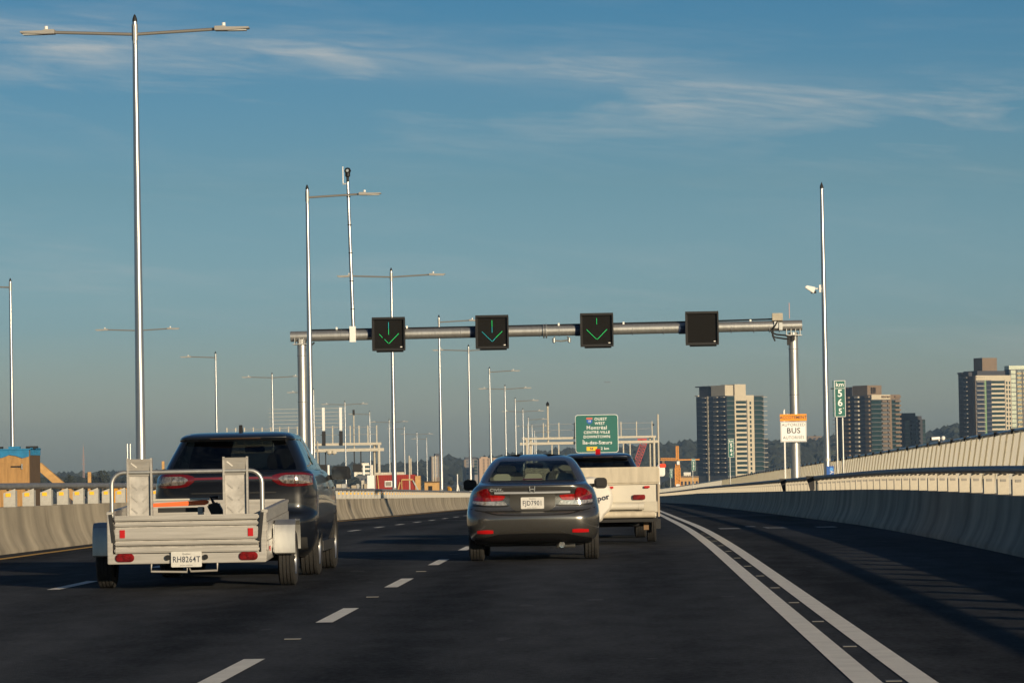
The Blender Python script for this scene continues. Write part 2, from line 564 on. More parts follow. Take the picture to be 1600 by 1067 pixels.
# ------------------------------------------------------------------ concrete barriers with rail and post plates
prof = [(0, -0.05), (0, 0.05), (0.05, 0.13), (0.11, 0.26), (0.155, 0.42), (0.175, 0.58), (0.19, 0.745), (0.50, 0.745), (0.50, -0.3), (0.0, -0.3)]
def barrier(name, L, sgn, y0, y1, label, seg, refl, posts_to, cat='barrier', rail_z=1.09):
    t = thing(name, label, cat, RP(L, y0))
    sec = [(L + sgn * a, b) for a, b in prof]
    y = y0
    while y < y1 - 1:
        e = min(y + seg, y1)
        MB().sweep(sec, frange(y + 0.012, e - 0.012, 4.0)).build('barrier_segment', M_conc, t, world=True, smooth=True, angle=50)
        y = e
    c = L + sgn * 0.34
    rs = [(c + 0.065 * math.cos(a), rail_z + 0.055 * math.sin(a)) for a in [2 * math.pi * (k + 0.5) / 10 for k in range(10)]]
    rl = MB().sweep(rs, frange(y0, y1, 6.0)).build('guard_rail', M_rail, t, world=True, smooth=True)
    mp = M_cream if sgn > 0 else M_post
    if sgn > 0: poly = [(-0.078, 0), (0.078, 0), (0.078, 0.285), (0.0, 0.315), (-0.078, 0.285)]
    else: poly = [(-0.10, 0), (0.10, 0), (0.10, 0.31), (-0.10, 0.235)]
    pm = MB().prism(poly, 0, 0.012).box((0.070 if sgn > 0 else 0.088, 0.12, 0.14), (0.014, 0.22, 0.28)).box((-0.070 if sgn > 0 else -0.09, 0.12, 0.11), (0.012, 0.20, 0.22)).mesh('rail_post', mp)
    cm = MB().box((0, 0, 0), (0.03, 0.09, 0.05)).mesh('rail_clamp', M_dark)
    if refl:
        rm = MB().box((0, -0.006, 0), (0.085, 0.006, 0.062) if sgn < 0 else (0.08, 0.006, 0.035)).mesh('reflector', refl)
    y, far = y0 + 1.0, MB()
    base = t.location
    while y < y1:
        p = RP(c, y, 0.74)
        if y < posts_to:
            o = link_mesh('rail_post', pm, t, p - base)
            link_mesh('rail_clamp', cm, o, (0.03 * sgn, 0.02, 0.30))
            if refl: link_mesh('reflector', rm, o, (-0.02 if sgn < 0 else 0, 0, 0.205 if sgn < 0 else 0.2))
        else:
            far.prism([(p.x + a, p.z + b) for a, b in poly], p.y, p.y + 0.012)
        y += 2.0
    if far.v:
        o = far.build('rail_post', mp, t, world=True)
        o['kind'] = 'stuff'
    return t
bl = barrier('concrete_barrier', -9.9, -1, 12, 760, 'sunlit concrete barrier left of the traffic, amber reflectors on its rail posts', 9.0, M_refl_y, 330)
br = barrier('concrete_barrier', 5.0, 1, -24, 760, 'shaded concrete barrier right of the bus lane, with dark rail and cream post plates', 9.0, M_refl_w, 330)
# two wide brackets on the right rail
for y in (104, 121.5):
    p = RP(5.24, y, 0.745)
    MB().prism([(p.x - 0.05, p.z), (p.x + 0.05, p.z), (p.x + 0.16, p.z + 0.40), (p.x - 0.16, p.z + 0.40)], y, y + 0.08).build('rail_bracket', M_dark, br, world=True)
def parapet(L, sgn, y0, y1, label, z0):
    t = thing('concrete_parapet', label, 'parapet', RP(L, y0, z0))
    sec = [(L, z0 - 0.05), (L + sgn * 0.1, z0 + 0.3), (L + sgn * 0.14, z0 + 0.75), (L + sgn * 0.4, z0 + 0.75), (L + sgn * 0.4, z0 - 0.3)]
    for y in frange(y0, y1 - 12, 12):
        MB().sweep(sec, frange(y + 0.02, y + 11.98, 6.0)).build('parapet_segment', M_conc, t, world=True)
parapet(-27.6, -1, 60, 700, 'low concrete parapet of the opposite roadway beyond the transit deck', 0.0)
parapet(-45.0, -1, 60, 700, 'far outer concrete parapet of the opposite roadway', 0.0)

# ------------------------------------------------------------------ wind screen along the footpath
def screen_mat():
    m = bpy.data.materials.new('wind_screen_panel')
    m.use_nodes = True
    t = m.node_tree
    t.nodes.clear()
    d = t.nodes.new('ShaderNodeBsdfDiffuse')
    tr = t.nodes.new('ShaderNodeBsdfTranslucent')
    tc = t.nodes.new('ShaderNodeTexCoord')
    mp = t.nodes.new('ShaderNodeMapping')
    mp.inputs['Scale'].default_value = (2, 2, 0.5)
    n = t.nodes.new('ShaderNodeTexNoise')
    n.inputs['Scale'].default_value = 2.5
    n.inputs['Detail'].default_value = 5
    r = t.nodes.new('ShaderNodeValToRGB')
    r.color_ramp.elements[0].color = (0.86, 0.79, 0.63, 1)
    r.color_ramp.elements[1].color = (1.0, 0.97, 0.87, 1)
    t.links.new(tc.outputs['Object'], mp.inputs[0])
    t.links.new(mp.outputs[0], n.inputs['Vector'])
    t.links.new(n.outputs[0], r.inputs[0])
    t.links.new(r.outputs[0], d.inputs[0])
    t.links.new(r.outputs[0], tr.inputs[0])
    x = t.nodes.new('ShaderNodeMixShader')
    x.inputs[0].default_value = 0.98
    t.links.new(d.outputs[0], x.inputs[1])
    t.links.new(tr.outputs[0], x.inputs[2])
    o = t.nodes.new('ShaderNodeOutputMaterial')
    t.links.new(x.outputs[0], o.inputs[0])
    return m
M_screen = screen_mat()
M_rib = mat('screen_rib', (0.62, 0.54, 0.40), 0.7, var=0.2, scale=5)
ws = thing('wind_screen', 'pale ribbed wind screen panels leaning out beside the footpath on the right', 'wind screen', RP(8.8, -30))
PW = 1.5
def panel_vs(y):
    a, b = RP(8.72, y, -0.05), RP(8.72, y + PW * 0.62, -0.05)
    c = RP(8.72, y + PW, -0.05)
    lean, h, fold = Vector((0.34, 0.10, 0)), Vector((0, 0, 2.05)), Vector((-0.055, 0, 0))
    lo = [a, b + fold, c]
    return lo + [p + lean + h for p in lo]
base = ws.location
far = MB()
pm = None
y = -30.0
while y < 640:
    vs = panel_vs(y)
    if y < 330:
        mb = MB()
        th = Vector((0.03, 0, 0))
        mb.add(vs, [(0, 1, 4, 3), (1, 2, 5, 4)])
        o = mb.build('screen_panel', M_screen, ws, world=True)
        MB().bar(vs[1] + Vector((-0.012, 0, 0)), vs[4] + Vector((-0.012, 0, 0)), 0.045, 0.06).build('screen_rib', M_screen, ws, world=True)
    else:
        far.add(vs, [(0, 1, 4, 3), (1, 2, 5, 4)])
    y += PW
o = far.build('screen_panel', M_screen, ws, world=True)
o['kind'] = 'stuff'
M_cap = mat('screen_cap', (0.30, 0.33, 0.38), 0.35, 0.6)
cap = [(9.06 + 0.05 * math.cos(a), 2.03 + 0.045 * math.sin(a)) for a in [2 * math.pi * k / 8 for k in range(8)]]
MB().sweep(cap, frange(-30, 640, 6)).build('top_rail', M_cap, ws, world=True, smooth=True)
for y in frange(51, 331, 4):
    MB().box(RP(9.04, y, 2.02), (0.15, 0.06, 0.13)).build('rail_clip', M_dark, ws, world=True)
# small floodlight camera on the screen top
cs = thing('security_camera', 'small white bullet camera on top of the wind screen', 'camera', RP(9.04, 107.5, 2.08))
cs.scale = (0.75, 0.75, 0.75)
MB().tube((0, 0, 0), (0, 0, 0.12), 0.025).build('stem', M_white, cs)
MB().tube((-0.30, -0.1, 0.10), (0.02, 0.0, 0.12), 0.06, n=14).build('housing', M_white, cs, smooth=True)
MB().tube((-0.33, -0.11, 0.098), (-0.30, -0.1, 0.10), 0.058, n=14).build('lens_hood', M_black, cs)
MB().lathe([(0.001, 0.20), (0.06, 0.18), (0.085, 0.12), (0.06, 0.05), (0.001, 0.03)], 14, 'Z', (0.16, 0.05, 0)).build('dome', M_white, cs, smooth=True)

# ------------------------------------------------------------------ lamp posts
HP = 11.4
def lamp_proto(double, left=False):
    t = empty('street_lamp')
    MB().path([(0, 0, -0.3), (0, 0, 0.05), (0, 0, HP)], [0.122, 0.119, 0.056], 16).build('pole', M_galv2, t, smooth=True)
    MB().tube((0, 0, 0.6), (0, 0, 0.64), 0.13, n=16).box((0, -0.118, 1.1), (0.12, 0.03, 0.3)).build('hand_hole', M_galv, t)
    MB().lathe([(0.058, HP), (0.052, HP + 0.06), (0.025, HP + 0.14), (0.001, HP + 0.17)], 14, 'Z').build('cap', M_dark, t, smooth=True)
    MB().tube((0, 0, HP - 0.42), (0, 0, HP - 0.06), 0.07, n=14).box((0, -0.09, HP - 0.3), (0.04, 0.03, 0.4)).build('collar', M_galv, t, smooth=True)
    for s in ((1, -1) if double else ((-1,) if left else (1,))):
        MB().path([(0.06 * s, 0, HP - 0.28), (1.85 * s, 0, HP - 0.20)], 0.036, 10).build('arm', M_arm, t, smooth=True)
        z = HP - 0.19
        hd = MB().prism([(1.78 * s, z - 0.05), (1.78 * s, z + 0.045), (2.0 * s, z + 0.05), (2.06 * s, z + 0.025), (2.55 * s, z + 0.02), (2.55 * s, z - 0.02), (2.05 * s, z - 0.055)], -0.14, 0.14).build('lamp_head', M_head, t, bevel=0.01)
        MB().tube((1.98 * s, 0, z + 0.06), (1.98 * s, 0, z + 0.13), 0.04, n=10).build('photocell', M_white, hd)
        MB().box((2.28 * s, 0, z - 0.05), (0.42, 0.2, 0.02)).build('lens', mat('lamp_lens', (0.5, 0.5, 0.48), 0.3), hd)
    return t
protos = {'d': lamp_proto(True), 'r': lamp_proto(False), 'l': lamp_proto(False, True)}
used = set()
def lamp(kind, l, y, label, group):
    o = protos[kind] if kind not in used else copy_tree(protos[kind])
    used.add(kind)
    o.location = RP(l, y)
    tag(o, label, 'street lamp', group)
G1, G2 = 'lamp posts along the left barrier', 'lamp posts beyond the transit deck'
near_d = [(83.4, 'tall double-armed lamp post rising behind the utility trailer, nearest of all'),
          (177, 'double-armed lamp post passing behind the leftmost lane signal'),
          (267, 'double-armed lamp post whose arms run under the second lane signal')]
for y, lb in near_d: lamp('d', -10.62, y, lb, G1)
for i, y in enumerate((360, 452, 545, 640)):
    lamp('d', -10.62, y, 'double-armed lamp post by the left barrier, %s in that row' % ORD[i + 3], G1)
near_r = [(129.5, 'single-armed lamp post with a right arm beside the gantry left column'),
          (223.5, 'single-armed lamp post with a right arm between the first two lane signals')]
for y, lb in near_r: lamp('r', -10.62, y, lb, G1)
for i, y in enumerate((312, 405, 498, 592)):
    lamp('r', -10.62, y, 'single-armed lamp post by the left barrier, %s in that row' % ORD[i + 2], G1)
far_l = [(179.5, 'left-armed lamp post at the left edge, above the plywood shed')]
lamp('l', -29.0, 179.5, far_l[0][1], G2)
for i, y in enumerate((271, 361, 452, 543, 634)):
    lamp('l', -29.0, y, 'left-armed lamp post beyond the transit deck, %s in that row' % ORD[i + 1], G2)
lamp('d', -29.0, 227, 'distant double-armed lamp post hidden behind the tall nearest pole, its arms showing', G2)
for i, y in enumerate((316, 406, 498, 590)):
    lamp('d', -29.0, y, 'double-armed lamp post beyond the transit deck, %s in that row' % ORD[i + 1], G2)

# plain mast with a traffic camera on the right
t = thing('camera_mast', 'bare tapered steel mast with a white camera on a bracket, right of the gantry', 'mast', RP(6.05, 111))
MB().path([(0, 0, -0.3), (0, 0, 9.6)], [0.105, 0.052], 18).build('pole', M_galv2, t, smooth=True)
MB().tube((0, 0, 1.6), (0, 0, 1.68), 0.108, n=18).build('band', M_galv, t)
MB().lathe([(0.056, 9.6), (0.05, 9.67), (0.001, 9.8)], 14, 'Z').build('cap', M_dark, t, smooth=True)
c = MB().path([(-0.05, 0, 6.66), (-0.24, 0, 6.66)], 0.02, 8).box((-0.11, 0, 6.66), (0.05, 0.14, 0.22)).build('bracket', M_white, t)
ca = MB().prism([(-0.24, 6.70), (-0.30, 6.52), (-0.56, 6.70), (-0.50, 6.76)], -0.09, 0.09).build('camera_housing', M_white, t, bevel=0.012)
MB().box((-0.30, 0, 6.56), (0.16, 0.08, 0.07)).build('camera_lens', M_dark, t)

# ------------------------------------------------------------------ gantry with lane signals
GY = 134.0
g0 = RP(0, GY)
gt = thing('sign_gantry', 'galvanised tubular gantry spanning the road and carrying four lane signals', 'gantry', RP(-11.26, GY, 0))
gz = EYE + 4.83 + drop(GY)
ox = 11.35
def gx(l): return l + ox
for l, zt in ((-11.35, gz - 0.12), (6.1, gz - 0.2)):
    MB().path([(gx(l), 0, -1.5), (gx(l), 0, zt)], [0.175, 0.165], 24).build('column', M_galv, gt, smooth=True)
    for z in frange(0.9, zt - 0.6, 1.55):
        MB().tube((gx(l), 0, z), (gx(l), 0, z + 0.025), 0.178, n=24).build('weld_band', M_rail, gt)
xs = [-11.75, -7.0, -2.35, -1.95, 2.1, 6.4]
MB().path([(gx(-11.75), 0, gz - 0.02), (gx(6.42), 0, gz + 0.05)], 0.185, 24).build('beam', M_galv, gt, smooth=True)
for l in (-11.0, -9.95, -9.4, -6.6, -5.7, -4.9, -2.9, -2.2, -1.0, 0.4, 1.5, 2.9, 3.9, 4.7, 5.25, 5.6):
    MB().tube((gx(l), 0, gz), (gx(l) + 0.02, 0, gz), 0.191, n=24).build('weld_band', M_rail, gt)
for l in (-8.98, -5.35, -1.62, 2.05):
    MB().tube((gx(l), 0, gz + 0.01), (gx(l) + 0.42, 0, gz + 0.012), 0.194, n=24).build('painted_sleeve', M_navy, gt, smooth=True)
for dl in (0, 0.09):
    MB().tube((gx(-2.76) + dl, 0, gz + 0.01), (gx(-2.76) + dl + 0.05, 0, gz + 0.01), 0.25, n=20).build('beam_flange', M_galv, gt)
for l in (-11.35, 6.1):
    for d in (-0.24, -0.08, 0.08, 0.24):
        MB().box((gx(l) + d, 0, gz - 0.20), (0.025, 0.44, 0.24)).build('saddle_plate', M_galv, gt)
    MB().box((gx(l), 0, gz - 0.30), (0.62, 0.46, 0.03)).build('column_head', M_galv, gt)
MB().path([(gx(-10.9), -0.1, gz - 0.25), (gx(-11.05), -0.2, gz - 0.4), (gx(-11.12), -0.24, gz - 0.5)], 0.03, 8).build('cable_drop', M_black, gt, smooth=True)
MB().path([(gx(-11.0), 0.05, gz + 0.20), (gx(-4), 0.05, gz + 0.215), (gx(2.5), 0.05, gz + 0.25), (gx(5.4), 0.05, gz + 0.29)], 0.028, 8).build('cable_conduit', M_black, gt, smooth=True)
for l in (-10.1, -7.6, -5.0, -2.2, 0.1, 2.9, 4.6):
    MB().box((gx(l), 0.0, gz + 0.24), (0.06, 0.06, 0.09)).build('conduit_clip', M_white, gt)
jb = MB().box((gx(5.55), -0.05, gz + 0.36), (0.38, 0.3, 0.26)).build('junction_box', mat('beige_box', (0.42, 0.38, 0.30), 0.6, var=0.2, scale=12), gt, bevel=0.012)
MB().box((gx(5.50), -0.20, gz + 0.08), (0.14, 0.08, 0.24)).box((gx(5.66), -0.21, gz + 0.02), (0.12, 0.06, 0.26)).build('mounting_plate', M_galv, gt)
for pts in (((5.3, gz - 0.12), (5.42, gz - 0.36), (5.75, gz - 0.42), (5.95, gz - 0.44)), ((5.35, gz - 0.2), (5.5, gz - 0.27), (5.8, gz - 0.3), (5.98, gz - 0.36)), ((5.55, gz + 0.2), (5.4, gz - 0.05), (5.36, gz - 0.3), (5.45, gz - 0.5))):
    MB().path([(gx(a), -0.24, b) for a, b in pts], 0.028, 8).build('cable_loop', M_black, gt, smooth=True)
MB().box((gx(5.93), -0.2, gz - 0.48), (0.12, 0.12, 0.34)).box((gx(6.1), -0.26, gz - 0.4), (0.1, 0.1, 0.2)).build('cable_box', M_dark, gt)
MB().tube((gx(5.98), 0, gz + 0.3), (gx(5.98), 0, gz + 0.85), 0.012, n=6).build('whip_antenna', mat('pink_antenna', (0.62, 0.35, 0.30), 0.6), gt)
MB().path([(gx(-2.35), -0.1, gz - 0.2), (gx(-2.4), -0.12, gz - 0.33), (gx(-2.12), -0.12, gz - 0.36), (gx(-1.82), -0.12, gz - 0.32), (gx(-1.9), -0.1, gz - 0.2)], 0.03, 8).build('sensor_bar', M_galv, gt, smooth=True)
for l in (-2.38, -1.84):
    MB().lathe([(0.001, -0.12), (0.055, -0.09), (0.06, 0.05), (0.001, 0.07)], 10, 'Z', (gx(l), -0.13, gz - 0.31)).build('sensor_head', M_galv, gt, smooth=True)
# camera pole standing on the beam
p = gx(-9.52)
MB().box((p, -0.2, gz + 0.02), (0.22, 0.06, 0.56)).build('pole_clamp', M_white, gt)
MB().path([(p + 0.02, -0.05, gz - 0.2), (p - 0.1, -0.05, gz + 5.45)], [0.068, 0.055], 14).build('camera_pole', M_galv2, gt, smooth=True)
for q in range(5):
    MB().tube((p - 0.02 * q, -0.05, gz + 0.9 + q), (p - 0.02 * q, -0.05, gz + 0.93 + q), 0.074, n=14).build('pole_band', M_dark, gt)
cd = MB().lathe([(0.001, 0.0), (0.05, 0.0), (0.05, 0.16), (0.09, 0.2), (0.09, 0.32)], 14, 'Z', (p - 0.1, -0.05, gz + 5.45)).lathe([(0.001, 0.27), (0.08, 0.29), (0.125, 0.39), (0.08, 0.49), (0.001, 0.51)], 16, 'Z', (p - 0.1, -0.05, gz + 5.45)).build('dome_camera', M_black, gt, smooth=True)
MB().tube((p - 0.1, -0.2, gz + 5.84), (p - 0.1, -0.14, gz + 5.84), 0.05, n=12).build('lens', M_alloy, cd)
MB().tube((p - 0.27, -0.05, gz + 5.35), (p - 0.27, -0.05, gz + 6.0), 0.018, n=8).build('white_antenna', M_white, gt)
MB().box((p - 0.18, -0.05, gz + 5.38), (0.2, 0.05, 0.05)).build('antenna_bracket', M_galv, gt)

SG = 'lane control signals on the gantry'
def signal(l, dz, label, arrow):
    t = thing('lane_signal', label, 'lane signal', RP(l + 0.10, GY - 0.24, 0) + Vector((0, 0, gz + dz)), 0, SG)
    h = MB().box((0, 0, 0), (1.12, 0.26, 1.12)).build('housing', M_black, t, bevel=0.012)
    for x, z, sx, sz in ((0, 0.56, 1.17, 0.08), (0, -0.56, 1.17, 0.06), (-0.565, 0, 0.05, 1.06), (0.565, 0, 0.05, 1.06)):
        MB().box((x, -0.17, z), (sx, 0.16, sz)).build('visor_frame', M_black, t)
    MB().box((0, -0.133, 0.0), (1.0, 0.006, 1.0)).build('display', M_board, h)
    MB().box((0.03, 0.02, -0.61), (0.95, 0.2, 0.05)).build('drip_tray', M_dark, t)
    MB().box((0.44, -0.14, -0.46), (0.07, 0.008, 0.03)).build('maker_plate', M_white, t)
    MB().box((0, 0.18, 0.0), (0.5, 0.12, 0.4)).build('beam_bracket', M_galv, t)
    def stroke(a, b, m):
        MB().bar((a[0], -0.141, a[1]), (b[0], -0.141, b[1]), 0.010, 0.07, up=(0, 1, 0)).build('arrow_stroke', m, t)
    for a, b, m in arrow: stroke(a, b, m)
A1 = [((0, .42), (0, .19), M_led2), ((0, .18), (0, -.02), M_led), ((-.33, 0), (-.22, -.12), M_led), ((-.15, -.18), (-.012, -.33), M_led), ((.012, -.33), (.36, .02), M_led)]
A2 = [((0, .42), (0, .19), M_led), ((0, .18), (0, -.02), M_led2), ((-.36, .02), (-.012, -.33), M_led2), ((.012, -.33), (.12, -.21), M_led2), ((.125, -.2), (.36, .02), M_led)]
A3 = [((0, .42), (0, .2), M_led), ((-.36, .02), (-.012, -.33), M_led), ((.012, -.33), (.36, .02), M_led)]
signal(-8.24, -0.01, 'leftmost lane signal showing a green arrow with a broken left stroke', A1)
signal(-4.57, -0.005, 'second lane signal from the left, arrow partly blue-green', A2)
signal(-0.86, 0.0, 'third lane signal from the left, all-green down arrow with short shaft', A3)
signal(2.86, -0.01, 'blank unlit lane signal at the right end of the gantry', [])

# bus sign on the right gantry column
t = thing('bus_sign', 'white bus sign with orange top panel fixed to the gantry right column', 'sign', RP(6.12, GY - 0.36, 0) + Vector((0, 0, 2.98)))
MB().box((0, 0, 0.36), (0.94, 0.012, 0.24)).build('top_panel', M_signo, t)
MB().box((0, 0, -0.14), (0.92, 0.012, 0.72)).build('main_panel', M_signw, t)
for x, z, sx, sz in ((0, 0.20, 0.88, 0.012), (0, -0.48, 0.88, 0.012), (-0.44, -0.14, 0.012, 0.68), (0.44, -0.14, 0.012, 0.68)):
    MB().box((x, -0.008, z), (sx, 0.003, sz)).build('border', M_ink, t)
text('ACCOTEMENT', 0.155, M_ink, t, (0, -0.009, 0.36), sx=0.86, bold=0.002)
text('AUTORIZED', 0.15, M_ink, t, (0, -0.009, 0.10), sx=0.93)
text('BUS', 0.27, M_ink, t, (0, -0.009, -0.11), bold=0.004)
text('AUTORISÉS', 0.15, M_ink, t, (0, -0.009, -0.35), sx=0.93)
MB().box((-0.2, 0.03, 0.1), (0.04, 0.04, 0.8)).build('bracket', M_galv, t)
t = thing('sign_post', 'slim white post standing just left of the gantry right column', 'post', RP(6.08, GY + 6))
MB().box((0, 0, 1.6), (0.055, 0.04, 4.2)).build('upright', M_white, t)
MB().box((0, 0.0, 0.02), (0.2, 0.2, 0.04)).build('foot', M_galv, t)
MB().prism([(-0.0275, 3.70), (0.0275, 3.70), (0.0275, 3.78), (-0.01, 3.76)], -0.02, 0.02).build('top', M_white, t)

# kilometre markers
def km(y, digits, label, posts=2):
    p = RP(5.94, y)
    t = thing('kilometre_marker', label, 'sign', p, 0, 'kilometre markers behind the right barrier')
    zb = 2.47 + drop(102) - (0.02 if y < 110 else 0.1)
    mb = MB().box((0, 0, zb + 0.49), (0.29, 0.015, 0.98))
    pl = mb.build('face', M_green, t, bevel=0.003)
    MB().box((-0.18, 0.07, zb + 0.49), (0.012, 0.15, 0.98)).build('side_face', M_green, t)
    for x, z, sx, sz in ((0, 0.975, .29, .012), (0, 0.01, .29, .012), (-0.14, 0.49, .012, .96), (0.14, 0.49, .012, .96), (0, 0.77, .28, .010)):
        MB().box((x, -0.010, zb + z), (sx, 0.004, sz)).build('border', M_signw, t)
    text('km', 0.17, M_signw, t, (0, -0.012, zb + 0.87), bold=0.002)
    for i, (ch, z, sz) in enumerate(zip(digits, (0.63, 0.38, 0.15), (0.27, 0.27, 0.20))):
        text(ch, sz, M_signw, t, (0.0, -0.012, zb + z), bold=0.005)
    MB().box((0.085, -0.011, zb + 0.235), (0.02, 0.003, 0.02)).build('decimal_point', M_signw, t)
    for x in ((-0.10, 0.06) if posts == 2 else (-0.08,)):
        MB().tube((x, 0.05 + 0.05 * (x > 0), -0.1), (x, 0.05 + 0.05 * (x > 0), zb + 0.9), 0.028, n=10).build('post', M_galv, t, smooth=True)
km(102, '565', 'green kilometre marker reading 565, nearest and largest, right of the bare mast')
km(203, '564', 'green kilometre marker reading 564 in front of the dark glass tower', 1)
km(305, '563', 'small green kilometre marker just right of the orange tower crane', 1)
km(404, '562', 'smallest green kilometre marker, just left of the orange tower crane', 1)
t = thing('blue_sign', 'narrow blue assistance sign below the nearest kilometre marker', 'sign', RP(5.78, 104.5))
MB().box((0, 0, 1.08), (0.19, 0.012, 0.66)).build('face', M_signb, t)
MB().box((-0.10, 0.03, 1.08), (0.012, 0.06, 0.66)).build('edge', M_signb, t)
text('Assistance', 0.15, M_signw, t, (0.03, -0.009, 0.98), rot=(R(90), R(90), 0), sx=0.9)
MB().lathe([(0.001, -0.010), (0.05, -0.010)], 14, 'Y', (0.03, 0, 1.32)).build('symbol', mat('pale_blue', (0.1, 0.35, 0.8), 0.4), t)
MB().tube((0, 0.03, -0.1), (0, 0.03, 1.3), 0.02, n=8).build('post', M_galv, t)

# far overhead sign gantry on our side
def truss_gantry(y, l0, l1, zc, label, posts_pitch, extra=None):
    t = thing('truss_gantry', label, 'gantry', RP(l0, y))
    w = l1 - l0
    for x in (0, w):
        for d in (0.0, 1.4):
            MB().tube((x + (0.5 if x == 0 else -0.5) * (d > 0), d * 0.4, -2), (x + (0.5 if x == 0 else -0.5) * (d > 0), d * 0.4, zc + 0.6), 0.17, n=10).build('column', M_cream, t, smooth=True)
    MB().bar((-0.6, 0, zc + 0.62), (w + 0.3, 0, zc + 0.62), 0.3, 0.28).build('upper_chord', M_cream, t)
    MB().bar((-0.9, 0, zc - 0.05), (w + 0.6, 0, zc - 0.05), 0.3, 0.34).build('lower_chord', M_cream, t)
    MB().box((w / 2, 0.9, zc - 0.2), (w, 1.2, 0.06)).build('walkway', M_dark, t)
    for x in frange(0.2, w - 0.2, posts_pitch):
        MB().box((x, 0.1, zc + 1.7), (0.12, 0.1, 2.0)).build('guard_post', M_cream, t)
    for z in (1.7, 2.5):
        MB().bar((0.2, 0.1, zc + z), (w - 0.2, 0.1, zc + z), 0.05).build('guard_wire', M_rail, t)
    return t
y = 508.0
zc = EYE + 3.30 + drop(y)
tg = truss_gantry(y, -11.0, 6.1, zc, 'far pale truss gantry carrying the green destination sign', 2.2)
MB().tube((17.7, 0.2, 0), (17.7, 0.2, zc + 3.6), 0.12, n=8).build('end_mast', M_cream, tg)
for x in (3.4, 4.3, 7.2, 13.0, 13.9):
    MB().box((x, 0.1, zc - 1.5), (0.16, 0.1, 2.6)).build('signal_hanger', M_cream, tg)
for x in (3.9, 13.6):
    MB().box((x, 0, zc - 2.75), (1.9, 0.4, 1.0)).build('signal_box', M_black, tg)
MB().tube((2.9, 0.3, zc), (2.9, 0.3, zc + 5.0), 0.12, n=8).build('camera_mast', M_cream, tg)
MB().lathe([(0.001, -0.1), (0.2, 0), (0.22, 0.3), (0.001, 0.6)], 10, 'Z', (2.9, 0.3, zc + 5.0)).build('camera', M_black, tg)
MB().lathe([(0.001, -0.2), (0.2, 0), (0.001, 0.2)], 10, 'Z', (17.0, 0.3, zc + 2.2)).build('lamp', M_black, tg)
sp = site(933.5, 677.5, y - 0.7)
ds = thing('destination_sign', 'large green overhead sign reading Montréal centre-ville above the folded camping trailer', 'sign', sp)
SW, SH = 5.75, 5.1
def rrect(w, h, r, n=5):
    pts = []
    for cx, cz, a0 in ((w / 2 - r, h / 2 - r, 0), (-w / 2 + r, h / 2 - r, 90), (-w / 2 + r, -h / 2 + r, 180), (w / 2 - r, -h / 2 + r, 270)):
        for k in range(n + 1):
            a = R(a0 + 90 * k / n)
            pts.append((cx + r * math.cos(a), cz + r * math.sin(a)))
    return pts
MB().prism(rrect(SW, SH, 0.38), 0, 0.10).build('rim', M_signw, ds)
MB().prism(rrect(SW - 0.12, SH - 0.12, 0.34), -0.03, 0.05).build('face', M_green, ds)
for b, sz, x, z, sx in (('OUEST', .52, .55, 1.95, 1.0), ('WEST', .50, .42, 1.37, 1.0), ('Montréal', .70, 0.0, .80, 1.0), ('CENTRE-VILLE', .52, 0.0, .18, 1.0), ('DOWNTOWN', .52, 0, -.42, 1.0), ('Île-des-Sœurs', .66, 0.05, -1.20, 1.0), ('2 km', .50, 1.05, -2.0, 1.05)):
    text(b, sz, M_signw, ds, (x, -0.04, z), bold=0.006, sx=sx)
MB().prism([(-1.40, -1.74), (0.05, -1.74), (-0.15, -2.28), (-1.40, -2.28)], -0.045, -0.03).build('exit_panel', M_signy, ds)
text('58', .42, M_ink, ds, (-0.75, -0.055, -2.02), bold=0.014)
MB().prism([(-1.38, 2.18), (-0.55, 2.18), (-0.55, 1.92), (-1.38, 1.92)], -0.045, -0.03).build('shield_top', mat('shield_red', (0.55, 0.12, 0.08), 0.5), ds)
MB().prism([(-1.36, 1.90), (-0.57, 1.90), (-0.60, 1.52), (-0.96, 1.28), (-1.33, 1.52)], -0.045, -0.03).build('shield', M_signb, ds)
text('10', .34, M_signw, ds, (-0.965, -0.055, 1.68), bold=0.008)
for x in (-1.8, 1.8):
    MB().box((x, 0.3, 0.0), (0.15, 0.4, 4.6)).build('sign_bracket', M_galv, ds)

# gantry of the opposite roadway, seen from behind
y = 427.0
zc = EYE + (735 - 701.5) * y / FPX + drop(y)
og = truss_gantry(y, -44.0, -26.6, zc, 'truss gantry over the opposite roadway with equipment hung beneath', 0.98)
for x, in ((11.2,), (13.15,)):
    MB().box((x, -0.1, zc + 3.5), (0.30, 0.2, 2.6)).build('sign_stiffener', M_white, og)
    MB().box((x, -0.1, zc + 1.3), (0.4, 0.3, 1.6)).build('bracket', M_dark, og)
for k in range(6):
    MB().bar((5, -0.1, zc + 2.6 + 0.42 * k), (13.5, -0.1, zc + 2.6 + 0.42 * k), 0.03).build('sign_rail', M_cream, og)
for x0 in (10.6, 14.6):
    for d in (0, 0.75):
        MB().box((x0 + d, 0.2, zc - 1.0), (0.12, 0.12, 1.8)).build('hanger', M_dark, og)
    MB().box((x0 + 0.35, 0, zc - 2.1), (1.0, 0.5, 0.9)).build('camera_box', M_dark, og)
    MB().tube((x0 + 1.05, 0, zc - 2.9), (x0 + 1.05, 0, zc - 1.7), 0.14, n=8).build('detector', M_white, og)
for x in (10.1, 10.5): MB().tube((x, -0.3, zc - 4), (x, -0.3, zc + 1), 0.06, n=6).build('cable_pipe', M_cream, og)
MB().tube((14.6, 0.3, zc), (14.6, 0.3, zc + 3.9), 0.07, n=8).build('camera_mast', M_cream, og)
MB().tube((14.6, 0.3, zc + 3.9), (14.6, 0.3, zc + 4.5), 0.13, n=8).build('camera', M_black, og)
